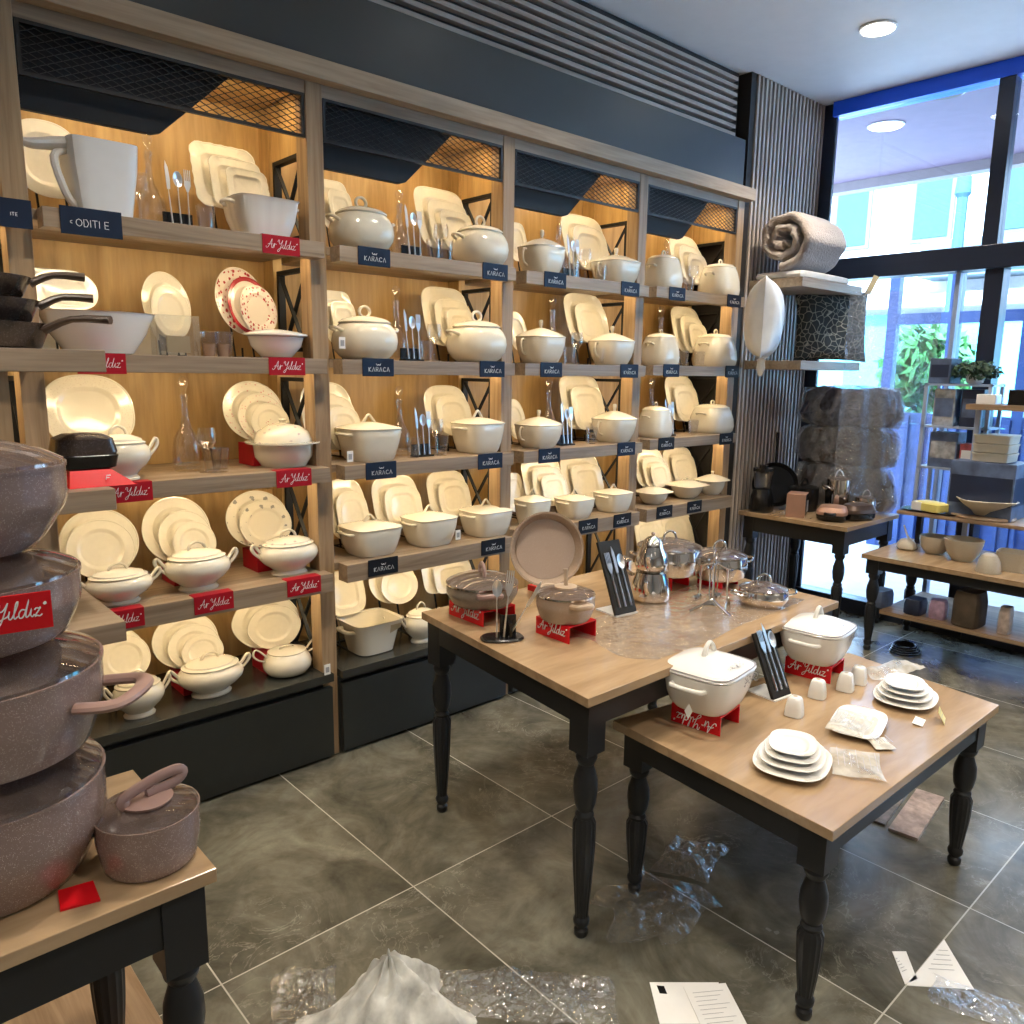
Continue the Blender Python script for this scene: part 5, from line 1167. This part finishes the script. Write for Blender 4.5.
tag(o, 'flat folded cream sheet in plastic under the rolled comforter', 'sheet')
# rolled comforter: spiral section extruded along x
def comforter():
    m = MB(); N = 150; T = 2.15*2*PI; L = .56; xs = [0, .012, .035, .08, .18, .30, .40, .445, .468, .48]; th = [.30, .70, .92, 1, 1, 1, 1, .92, .7, .3]
    sec = []
    for i in range(N+1):
        t = T*i/N; r = .028+.068*t/(2*PI); wv = .0035*sin(t*9)+.003*sin(t*5.3+1)
        sec.append((t, r+wv))
    tail = 16
    rows = []
    for j, x in enumerate(xs):
        ring = []; hw = .0305*th[j]
        for side in (1, -1):
            rng = sec if side == 1 else sec[::-1]
            for t, r in rng:
                a = -PI/2-(T-t); rr = r+side*hw; ring.append((x+.010*sin(t*3.1+j*.4), rr*cos(a), rr*sin(a)*.93))
        rows.append(ring)
    n = len(rows[0]); vs = [p for R in rows for p in R]; fs = []
    for j in range(len(rows)-1):
        for i in range(n):
            a = j*n+i; b = j*n+(i+1) % n; fs.append((a, a+n, b+n, b))
    # end caps as strips between the outer and inner side
    for base, fl in ((0, False), ((len(rows)-1)*n, True)):
        for i in range(N):
            a, b = base+i, base+i+1; c_, d = base+n-1-i, base+n-2-i; f = (a, b, d, c_); fs.append(f[::-1] if fl else f)
    m.add(vs, fs); return m
o = comforter().build('rolled_comforter', M['fleece'], ang=60); o.location = (XC+.0, 2.66, 2.2325+.046+.190); 
tag(o, 'thick taupe fleece comforter rolled up on the upper wall shelf', 'comforter')
def pillow(nm, lab, loc, rot, w, h, t, mat, tail=False):
    m = MB(); n = 22
    for s in (1, -1):
        vs = []; fs = []
        for i in range(n+1):
            for j in range(n+1):
                u, v = i/n*2-1, j/n*2-1; k = (max(0, 1-abs(u)**2.6)*max(0, 1-abs(v)**2.6))**.55
                pin = 1-.07*(1-abs(u)**2)*(abs(v)**6)-.0; pin2 = 1-.07*(1-abs(v)**2)*(abs(u)**6)
                vs.append((u*w/2*pin2, s*(t/2*k*(1+.06*sin(u*7+v*5))+.0005), v*h/2*pin))
        for i in range(n):
            for j in range(n):
                a = i*(n+1)+j; f = (a, a+n+1, a+n+2, a+1); fs.append(f if s > 0 else f[::-1])
        m.add(vs, fs)
    if tail: m.tube([(0, 0, -h/2+.01), (.01, 0, -h/2-.05), (.0, 0, -h/2-.10)], [.02, .028, .012], 8, 3, flat=.3)
    o = m.build(nm, mat, ang=70); o.location = loc; o.rotation_euler = rot; return tag(o, lab, 'cushion')
M['pilw'] = plain('glossy_white_pillow', (.78, .77, .74), .35, bmp=.15, bs=14)
def branch_mat():
    m = bpy.data.materials.new('branch_print_fabric'); nt, p = nodes(m); v = coords(nt, (1, 1, 1)); 
    nz = nt.nodes.new('ShaderNodeTexNoise'); nz.inputs['Scale'].default_value = 6; nt.links.new(v, nz.inputs['Vector'])
    ad = nt.nodes.new('ShaderNodeVectorMath'); ad.operation = 'MULTIPLY_ADD'; nt.links.new(nz.outputs['Color'], ad.inputs[0]); ad.inputs[1].default_value = (.10, .10, .10); nt.links.new(v, ad.inputs[2])
    w = nt.nodes.new('ShaderNodeTexVoronoi'); w.feature = 'DISTANCE_TO_EDGE'; w.inputs['Scale'].default_value = 24; nt.links.new(ad.outputs[0], w.inputs['Vector'])
    f = ramp(nt, w.outputs['Distance'], [(.015, (1, 1, 1)), (.06, (0, 0, 0))]); nt.links.new(mixc(nt, f, (.022, .028, .028), (.34, .32, .25)), p.inputs['Base Color']); setp(p, rough=.7); return m
M['branch'] = branch_mat()
c = on(776, 2.54, 1.97)
pillow('pillow', 'glossy white pillow standing edge-on on the lower wall shelf', (c.x, 2.62, 1.7355+.235), (0, .04, .51), .40, .47, .22, M['pilw'], tail=True)
c = on(832, 2.62, 1.96)
pillow('cushion', 'charcoal cushion printed with pale coral branches beside the white pillow', (c.x, 2.63, 1.7355+.235), (-.10, 0, -.62), .52, .47, .16, M['branch'])
# bedding wrapped in clear plastic, stacked on the appliance table's far end
M['bedd'] = plain('brown_grey_bedding', (.075, .055, .045), .8, var=.8, vs=22, bmp=.4, bs=25)
M['bedb'] = plain('blue_striped_bedding', (.09, .10, .15), .7, var=.7, vs=26)
zz = Z3+.0005
BZ = [(.30, M['bedd'], 'bottom'), (.26, M['bedd'], 'middle'), (.26, M['bedb'], 'top')]
bx_, by_ = 5.272, 2.46
for i, (h, mt, nm) in enumerate(BZ):
    t = thing('bedding_pack', '%s pack of plastic-wrapped bedding piled behind the appliances at the window' % nm, 'bedding', (bx_, by_, zz))
    b = MB().lathe([(.05, 0, 5), (.065, .02, 5), (.074, h*.3, 4), (.070, h*.6, 4), (.064, h-.03, 4), (.05, h-.005, 4), (0, h-.004, 3)], 60, ay=4.4, wob=.03, wk=11).jit(.030, 9, i*5+1).build('bedding', mt, t)
    MB().lathe([(.055, -.0, 5), (.072, .015, 5), (.081, h*.3, 4), (.077, h*.6, 4), (.072, h-.02, 4), (.055, h, 4), (0, h+.0, 3)], 72, ay=4.3, wob=.05, wk=17).jit(.030, 18, i*3+2).build('wrap', M['wrap'], t, smooth=False)
    zz += h+.002
# hanging plastic sheet
def drape(nm, lab, P0, P1, z0, z1, mat, amp=.03, seed=0, nx=34, nz=40):
    m = MB(); vs = []; fs = []; a, b = Vector(P0), Vector(P1); d = (b-a); nrm = Vector((d.y, -d.x)).normalized()
    for i in range(nx+1):
        for j in range(nz+1):
            u, v = i/nx, j/nz; p = a+d*u
            k = amp*(.3+.7*(1-v))*(sin(u*23+seed+2*NZ.noise(Vector((u*3, v*2, seed))))+1.6*NZ.noise(Vector((u*5, v*3, seed+2))))
            vs.append((p.x+nrm.x*k, p.y+nrm.y*k, z0+(z1-z0)*v+.012*NZ.noise(Vector((u*6, 0, seed)))*(1 if v < .5 else 0)))
    for i in range(nx):
        for j in range(nz):
            q = i*(nz+1)+j; fs.append((q, q+nz+1, q+nz+2, q+1))
    return tag(m.add(vs, fs).build(nm, mat, ang=50), lab, 'plastic')
drape('plastic_sheet', 'clear plastic sheet hanging from the wall shelf in front of the window', (5.02, 2.40), (5.395, 1.985), .80, 2.17, M['wrap'], .022, 3)
c = atX(873, 286, 5.0)
o = MB().box(-.018, .018, -.001, .001, -.06, .06).build('tape', plain('masking_tape', (.55, .47, .28), .6), smooth=False); 
c = Vector((5.20, 2.13, 2.17)); pxy = proj(c); o.location = (atX(872, 285, 5.15).x, atX(872, 285, 5.15).y, atX(872, 285, 5.15).z); o.rotation_euler = (0, .4, -.9); tag(o, 'strip of beige masking tape at the top of the hanging plastic', 'tape')
# light metal rack with plant and boxes by the window
M['whitem'] = plain('white_blue_metal', (.42, .50, .66), .35, .3)
r0_ = atX(926, 390, 5.15)
rx0, rx1, ry0, ry1 = 5.11, 5.33, 1.56, 1.93
zr = atY(926, 389, ry0).z if False else 1.60
t = thing('storage_rack', 'slim pale metal rack with a trailing plant on top by the window', 'rack', (rx0, ry0, .8455))
hR = 1.61-.845
for x in (0, rx1-rx0-.02):
    for y in (0, ry1-ry0-.02): MB().box(x, x+.02, y, y+.02, 0, hR).build('post', M['whitem'], t, smooth=False)
for z in (.25, .50, hR-.015): MB().box(0, rx1-rx0, 0, ry1-ry0, z, z+.012).build('board', M['whitem'], t, smooth=False)
BXM = [plain('blue_grey_box', (.10, .14, .24), .5, var=.4, vs=14), plain('dark_navy_box', (.015, .025, .06), .4), plain('silver_wrap_box', (.45, .50, .58), .2, .5, var=.4, vs=30), plain('red_white_box', (.40, .08, .09), .5, var=.5, vs=20)]
def carton(lab, c, w, d, h, mat, rz=0, top=None):
    t = thing('carton', lab, 'box', c, rz)
    MB().box(-w/2, w/2, -d/2, d/2, 0, h).build('box', mat, t, smooth=False, bevel=.003)
    MB().box(-w/2+.01, w/2-.01, -d/2-.001, -d/2-.0001, h*.25, h*.75).box(-w/2-.001, -w/2-.0001, -d/2+.01, d/2-.01, h*.25, h*.75).build('label', top or M['paper'], t, smooth=False)
    return t
Zr = .8455
carton('tall silver wrapped box inside the pale metal rack', (5.20, 1.82, Zr+.5125), .12, .12, .22, BXM[2], top=BXM[0])
carton('dark navy box inside the pale metal rack', (5.21, 1.67, Zr+.5125), .12, .12, .22, BXM[1], top=BXM[0])
carton('blue grey box on the middle board of the pale metal rack', (5.21, 1.80, Zr+.2625), .14, .16, .21, BXM[0], top=BXM[2])
carton('red and white box low in the pale metal rack', (5.19, 1.66, Zr+.2625), .10, .09, .15, BXM[3])
carton('large blue grey wrapped carton on top of the metal rack beside the plant', (5.22, 1.86, Zr+hR-.0025), .18, .12, .15, BXM[0], top=BXM[1])
t = thing('trailing_plant', 'dark green artificial plant trailing over the top of the metal rack', 'plant', (5.19, 1.68, Zr+hR-.0025))
MB().lathe([(.03, 0), (.045, .01), (.055, .06), (.05, .06), (0, .05)], 24, cap=False).build('pot', M['porcw'], t)
foliage('leaves', '', (.0, 0, .075), .13, 420, M['leafd'], .022, parent=t, sq=.45)
# high board on the right with boxes, and stacked white storage boxes below
p = atX(966, 404, 4.95); hb = thing('shelf_stand', 'high narrow oak board at the right edge carrying small boxes', 'shelf', (4.95, p.y, p.z))
MB().box(0, .35, -1.3, 0, -.03, 0).build('board', M['wood_hy'], hb, smooth=False)
for y in (-.03, -1.27): MB().box(.12, .15, y-.015, y+.015, Z4+.0005-p.z, -.0305).build('post', M['whitem'], hb, smooth=False)
zh = p.z+.0005
q = on(979, p.y-.08, zh); carton('small white box at the left end of the high right board', (5.06, p.y-.08, zh), .10, .10, .055, M['plastw'], top=M['plastw'])
carton('small black cube box on the high right board', (5.06, p.y-.24, zh), .10, .10, .085, M['bpl'], top=M['bpl'])
for i in range(3):
    carton('pale wrapped flat pack, %s one at the right edge of the high board' % ('bottom', 'middle', 'top')[i], (5.08, p.y-.42, zh+.0265*i), .14, .17, .026, plain('pale_pack%d' % i, (.45, .45, .42), .4, var=.3), top=M['paper'])
M['cream'] = plain('cream_storage_plastic', (.60, .56, .46), .5)
# upper tier board on table, set back
tb = thing('counter_riser', 'raised oak tier standing on the right table above the cream bowls', 'riser', (4.93, 1.95, Z4+.0005))
Zt = .845
MB().box(0, .40, -2.2, 0, Zt-Z4-.022, Zt-Z4).build('board', M['wood_hy'], tb, smooth=False, bevel=.004)
for y in (-.04, -2.15): 
    for x in (.30, ): MB().box(x, x+.04, y, y+.03, 0, Zt-Z4-.0225).build('support', M['tableblack'], tb, smooth=False)
zt5 = Zt+.0010
def atboard(px, py): return atZ(px, py, Zt)
c = (5.015, 1.78)
t = thing('serving_tray', 'thin dark tray carrying yellow wrapped box on the raised tier', 'tray', (c[0], c[1], zt5))
MB().lathe([(.06, 0, 5), (.075, .004, 5), (.08, .012, 5), (.07, .010, 5), (0, .006, 5)], 40, ay=2.1, cap=False).build('tray', M['bpl'], t)
t = thing('bread_box', 'small yellow and white wrapped pack on the dark tray', 'box', (c[0]-.02, c[1]+.0, zt5+.0125), -.3)
MB().lathe([(.055, 0, 5), (.06, .004, 5), (.06, .045, 5), (.045, .055, 4), (0, .057, 3)], 32, ay=1.5).build('pack', M['yel'], t)
MB().box(-.0615, .0615, .02, .085, .001, .050).build('lid_band', M['paper'], t, smooth=False)
# cream boxes stack
for i in range(3):
    t = thing('storage_box', 'cream ribbed storage box, %s of the stack on the raised tier at right' % ('bottom', 'middle', 'top')[i], 'box', (5.10, 1.25, zt5+.245+.056*i)) if False else None
p2 = atX(990, 461, 5.12)
t0_ = carton('blue lattice crate supporting the cream storage boxes on the raised tier', (5.14, p2.y, zt5), .26, .34, p2.z-zt5-.001, BXM[0], top=BXM[1])
for i in range(3):
    t = thing('storage_box', 'cream ribbed storage box, %s of the stack at the right edge' % ('bottom', 'middle', 'top')[i], 'box', (5.13, p2.y-.02, p2.z+.0005+.052*i))
    MB().lathe([(.085, 0, 8), (.095, .003, 8), (.098, .040, 8), (.101, .041, 8), (.101, .050, 8), (.09, .0505, 8)], 48, ay=1.0).build('box', M['cream'], t)
# shell dish on round board
p3 = (4.98, 1.30)
pz = atX(978, 508, p3[0]); yy3 = pz.y; 
o = MB().lathe([(0, 0), (.15, 0), (.155, .006), (.15, .016), (0, .016)], 48, cap=False).build('round_board', M['wood_hy']); o.location = (5.08, yy3, zt5); o.scale = (1, 1.1, 1); tag(o, 'round wooden serving board under the wide cream dish', 'board')
t = thing('pedestal_dish', 'wide flared cream dish holding small pieces on the round board', 'dish', (5.08, yy3, zt5+.0165), .6)
MB().lathe([(.06, 0, 3), (.075, .006, 3), (.09, .03, 3), (.14, .065, 3.6), (.175, .095, 4), (.17, .097, 4), (.13, .07, 3.6), (.0, .04, 3)], 56, ay=.85, cap=False).build('body', M['cream'], t)
o = MB().lathe([(0, 0), (.045, .0), (.06, .012), (.055, .018), (0, .012)], 32, cap=False).build('small_dish', M['cream']); o.location = (5.05, yy3+.03, zt5+.0165+.066); tag(o, 'small cream saucer lying in the wide flared dish', 'dish')
o = MB().lathe([(0, -.022), (.016, -.015), (.023, 0), (.016, .015), (0, .022)], 20, cap=False).build('cream_ball', M['cream']); o.location = (5.12, yy3-.04, zt5+.0165+.088); tag(o, 'small round cream ball in the wide flared dish', 'ornament')
# cream ware on the table
M['stone'] = speckle('cream_stoneware', (.46, .41, .32), (.30, .26, .20), rough=.5)
def vessel(nm, lab, cat, px, py, rings, n=2, ay=1, mat='stone', rz=0, z=None):
    z = z or Z4; c = atZ(px, py, z); o = MB().lathe(rings, 40, n, ay=ay, cap=False).build(nm, M[mat]); o.location = (c.x, c.y, z+.0005); o.rotation_euler = (0, 0, rz); tag(o, lab, cat); return o, c
c = atZ(904, 550, Z4)
t = thing('sugar_bowl', 'squat cream pot with a pale spoon handle rising from it', 'pot', (c.x+.03, c.y, Z4+.0005))
MB().lathe([(0, 0), (.045, 0), (.058, .012), (.056, .035), (.035, .062), (.018, .068), (0, .068)], 32, cap=False).build('body', M['stone'], t)
MB().tube([(.005, -.02, .060), (0, 0, .085), (-.015, .02, .15)], [.016, .010, .007], 10, 4, flat=.6).build('handle', M['porcw'], t)
vessel('serving_bowl', 'cream stoneware bowl behind the squat pot on the right table', 'bowl', 934, 553, [(0, 0), (.05, 0), (.075, .03), (.085, .075), (.086, .105), (.082, .105), (.07, .03), (0, .01)])
vessel('serving_bowl', 'largest cream stoneware bowl in the middle of the right table', 'bowl', 962, 560, [(0, 0), (.055, 0), (.085, .04), (.10, .095), (.105, .125), (.10, .125), (.08, .04), (0, .01)])
vessel('vase', 'plain cream upturned beaker in front of the big bowl on the right table', 'vase', 988, 572, [(0, 0), (.062, 0), (.063, .006), (.054, .06), (.038, .095), (.02, .105), (0, .106)])
vessel('planter', 'square cream planter at the right edge of the right table', 'planter', 1012, 570, [(0, 0), (.065, 0), (.072, .04), (.08, .105), (.076, .105), (.06, .01), (0, .01)], n=5, rz=.1)
# lower shelf goods
zl = .2705
LOW = [('bag', 'blue and white printed pack at the left of the lower shelf, right table', 880, 605, .16, .10, .10, BXM[0]), ('bag', 'dark pack with pale label on the lower shelf of the right table', 915, 612, .14, .10, .09, BXM[1]),
       ('bag', 'pink and lilac pouch on the lower shelf of the right table', 937, 622, .09, .09, .11, plain('lilac_pouch', (.45, .30, .42), .4, var=.4, vs=25)), ('bag', 'tall brown sack on the lower shelf of the right table', 968, 624, .17, .14, .20, plain('brown_sack', (.085, .060, .038), .8, var=.4)),
       ('bag', 'pale flowered pouch at the right end of the lower shelf', 1003, 640, .08, .06, .15, plain('flower_pouch', (.55, .46, .40), .4, var=.35, vs=28))]
for i, (nm, lab, px, py, w, d, h, mt) in enumerate(LOW):
    c = atX(px, py, 4.80); c = (4.80, c.y)
    t = thing('pouch', lab, 'pack', (4.80, c[1], zl), .1*(i % 3-1))
    MB().lathe([(w*.45, 0, 5), (w*.5, .01, 5), (w*.5, h*.7, 5), (w*.42, h, 6), (0, h, 5)], 32, ay=max(.5, d/w)).build('pack', mt, t)
# ================================================================== APPLIANCES
z3 = Z3+.0005
def a3(px, py): c = atZ(px, py, Z3); return c
c = a3(757, 503)
t = thing('blender', 'black countertop blender with clear jug on the appliance table by the shelving', 'blender', (4.715, 2.735, z3), .2)
MB().lathe([(.0, 0), (.07, 0, 3), (.075, .01, 3), (.068, .10, 3), (.055, .15, 2.5), (.0, .15)], 32, 3, cap=False).build('base', M['bpl'], t)
j = MB().lathe([(.045, .151), (.052, .16), (.066, .27), (.064, .27), (.048, .16), (.0, .155)], 32, cap=False).build('jug', M['glass'], t)
MB().lathe([(.067, .2705), (.066, .29), (.03, .295), (.03, .31), (0, .312)], 32).build('lid', M['bpl'], j)
MB().tube([(.062, 0, .25), (.10, 0, .245), (.10, 0, .18), (.054, 0, .175)], .008, 8, 3).build('handle', M['bpl'], j)
def upright_pan(lab, loc, R, ax, mat, hl=.2):
    t = thing('frying_pan', lab, 'pan', loc)
    MB().lathe([(0, 0), (R*.80, 0), (R*.86, .006), (R, .045), (R*.985, .046), (R*.83, .011), (0, .007)], 48, cap=False).build('body', mat, t)
    MB().tube([(0, R*.97, .035), (0, R+hl*.5, .05), (0, R+hl, .055)], [.010, .009, .013], 8, 3).build('handle', mat, t)
    ax = Vector(ax).normalized(); yv = (Vector((0, 0, 1))-ax*ax.z).normalized(); xv = yv.cross(ax); t.rotation_euler = Matrix((xv, yv, ax)).transposed().to_euler(); return t
upright_pan('black frying pan standing on edge behind the blender, handle up', (4.90, 2.755, z3+.160), .15, (-.8, -.55, .18), M['bpl'], .20)
t = pot('stock_pot', 'black pot with black lid in the middle of the appliance table', 'pot', (4.98, 2.58, z3), .095, .15, M['bpl'], lid=M['bpl'], lh=.03, knob='arch', handles='ear', taper=.92)
pot('steel_pot', 'tall steel pot standing behind the rose coffee maker', 'pot', (5.06, 2.385, z3), .080, .22, M['steel'], lid='glass', lh=.03, knob='loop', handles='loop', taper=.95, rz=-.4)
c = a3(800, 512)
t = thing('coffee_maker', 'coffee maker with rose gold front beside the black blender', 'appliance', (4.755, 2.50, z3), .35)
MB().box(-.075, .075, -.055, .055, 0, .145).build('body', M['bpl'], t, smooth=False, bevel=.012)
MB().box(-.085, -.0755, -.058, .058, 0, .150).box(-.0755, .05, -.056, .056, .1455, .152).build('front', M['rose'], t, smooth=False, bevel=.002)
MB().box(-.0, .05, -.0585, -.0555, .03, .10).build('control_strip', M['greyink'], t, smooth=False)
def waffle(lab, loc, rz, top, tilt=.0, s=1):
    t = thing('sandwich_maker', lab, 'appliance', loc, rz)
    MB().lathe([(.0, 0), (.11, 0, 4), (.125, .012, 4), (.128, .035, 4), (0, .036)], 40, 4, ay=.75, cap=False).build('base', M['bpl'], t)
    MB().lathe([(.127, .0375, 4), (.127, .055, 4), (.105, .078, 4), (.05, .086, 3), (0, .087)], 40, 4, ay=.75).build('lid', top, t)
    MB().tube([(-.12, -.03, .045), (-.165, -.02, .045), (-.165, .02, .045), (-.12, .03, .045)], .011, 8, 3).build('handle', M['bpl'], t)
    return t
waffle('rose gold and black sandwich maker at the front of the appliance table', (4.80, 2.285, z3), .3, M['rose']).scale = (.80, .95, 1.1)
waffle('black and brown grill toaster at the right front corner of the appliance table', (4.935, 2.185, z3), -.4, plain('brown_metal', (.12, .085, .07), .3, .5)).scale = (.8, .7, 1.25)
pot('steel_pot', 'small steel pot with glass lid behind the grill toaster', 'pot', (5.10, 2.215, z3), .065, .115, M['steel'], lid='glass', lh=.022, knob='loop', handles='loop', taper=.95, rz=-.4)
# ================================================================== FLOOR LITTER
t = thing('plastic_bag', 'crumpled white plastic bag on the floor at the bottom edge', 'bag', (.92, .98, 0))
c = atZ(385, 1012, .03)
t.location = (c.x, c.y-.02, .0)
m = MB(); vs = []; fs = []; NA, NR = 90, 26
for i in range(NR+1):
    for j in range(NA):
        u = i/NR; a = 2*PI*j/NA; n = NZ.noise(Vector((cos(a)*2, sin(a)*2, u*1.5)))
        r = (.005+.235*u**.8)*(1+.28*sin(5*a+2*n)*u*.5+.5*n*u)
        z = .200*(1-u)**1.25*(1+.10*sin(7*a+4*u))+.035*abs(NZ.noise(Vector((cos(a)*r*20, sin(a)*r*20, 3))))*(1-u*.7)+.004
        vs.append((r*cos(a)*.92, r*sin(a)*.68, max(.002, z*.92)))
for i in range(NR):
    for j in range(NA):
        a = i*NA+j; b = i*NA+(j+1) % NA; fs.append((a, a+NA, b+NA, b))
m.add(vs, fs); m.build('bag_skin', M['bubble'], t, ang=28)
crumple('plastic_film', 'long roll of shiny clear film on the floor beside the white bag', 'plastic', (atZ(520, 998, 0).x, atZ(520, 998, 0).y, .001), .50, .17, 60, 24, .040, M['film'], -.78, 12, 21, edge=.1)
crumple('plastic_film', 'bunched clear film around the left side of the white bag', 'plastic', (atZ(305, 1000, 0).x, atZ(305, 1000, 0).y, .001), .16, .2, 22, 22, .035, M['film'], -.5, 13, 25)
crumple('plastic_film', 'crumpled clear film on the floor between the two tables', 'plastic', (atZ(690, 862, 0).x, atZ(690, 862, 0).y, .001), .24, .18, 30, 24, .075, M['film'], .3, 8, 31)
crumple('plastic_film', 'torn clear film sheet trailing across the floor below the tables', 'plastic', (atZ(655, 905, 0).x, atZ(655, 905, 0).y, .001), .34, .30, 34, 30, .028, M['film'], .1, 7, 36, edge=.3)
crumple('plastic_film', 'small film scrap near the right leg of the low table', 'plastic', (atZ(975, 1005, 0).x, atZ(975, 1005, 0).y, .001), .12, .22, 14, 22, .02, M['film'], .3, 12, 41)
c = atZ(690, 1003, 0); t = card('leaflet', 'white printed leaflet with a small dark emblem on the floor at the bottom', (c.x, c.y, .001), .19, .14, M['paper'], -.72, 0, 0, cat='paper')
MB().prism([(-.075, .030), (-.055, .028), (-.058, .056), (-.078, .058)], .0014, .0018).build('emblem', M['bpl'], t, smooth=False)
c = atZ(715, 1008, 0); card('leaflet', 'smaller printed sheet overlapping the white leaflet on the floor', (c.x, c.y, .0035), .12, .15, M['paper'], -.60, 0, 8, cat='paper')
def floor_poly(nm, lab, pts, cat, h=.0015, lift=0, lines=None):
    W = [atZ(x, y, 0) for x, y in pts]; c = sum(W, Vector())/len(W); t = thing(nm, lab, cat, (c.x, c.y, .001))
    m = MB(); m.prism([(p.x-c.x, p.y-c.y) for p in W], 0, h); m.build('sheet', M['paper'], t, smooth=False)
    g = MB()
    for i in range(5):
        u = .25+.1*i; a = W[0].lerp(W[1], u)-c; b = W[0].lerp(W[2], u)-c; a2 = a.lerp(b, .2); b2 = a.lerp(b, .8); a2.z = b2.z = h+.0006; g.bar(a2, b2, .0015, .0005)
    g.build('printing', M['greyink'], t, smooth=False); return t
floor_poly('leaflet', 'white triangular folded sheet on the floor at lower right', [(944, 940), (906, 986), (974, 990)], 'paper')
floor_poly('paper_card', 'small white card beside the folded triangular sheet on the floor', [(892, 952), (905, 985), (917, 980), (906, 952)], 'paper')
M['brownp'] = plain('brown_pictured_card', (.36, .27, .22), .4, var=.45, vs=35)
c = atZ(917, 815, 0); o = MB().box(-.19, .19, -.050, .050, 0, .012).build('flat_pack', M['brownp'], smooth=False); o.location = (c.x, c.y, .0005); o.rotation_euler = (0, 0, .12); tag(o, 'long brown pictured carton lying on the floor behind the low table', 'box')
c = atZ(893, 808, 0); o = MB().box(-.16, .16, -.035, .035, 0, .009).build('flat_pack', plain('dark_pictured_card', (.16, .13, .11), .3, var=.5, vs=40), smooth=False); o.location = (c.x, c.y+.02, .0005); o.rotation_euler = (0, 0, .12); tag(o, 'dark glossy carton beside the long brown one on the floor', 'box')
# dark cable coil and clutter beneath right tables
c = atZ(905, 652, 0); t = thing('cable_coil', 'black cable coil lying on the floor under the right table', 'cable', (c.x, c.y, .001)); m = MB()
for i in range(4): m.torus((.01*i, .006*i, .008+.008*i), .10-.008*i, .006, 'z', 28, .8)
m.build('cable', M['bpl'], t)
# ================================================================== WORLD + COLOUR
w = bpy.data.worlds.new('world'); bpy.context.scene.world = w; w.use_nodes = True
bg = w.node_tree.nodes['Background']; bg.inputs[0].default_value = (.55, .74, 1, 1); bg.inputs[1].default_value = 10.5
vs_ = bpy.context.scene.view_settings; vs_.view_transform = 'Standard'; vs_.look = 'None'; vs_.gamma = 1; vs_.exposure = 0; vs_.use_curve_mapping = False
# daylight entering through the shop window and general bounce of the rest of the shop
l = bpy.data.lights.new('street_sun', 'SUN'); l.energy = 42; l.angle = .1; l.color = (.62, .80, 1); o = bpy.data.objects.new('street_sun', l); COL.objects.link(o); o.rotation_euler = (0, math.radians(-50), math.radians(10))
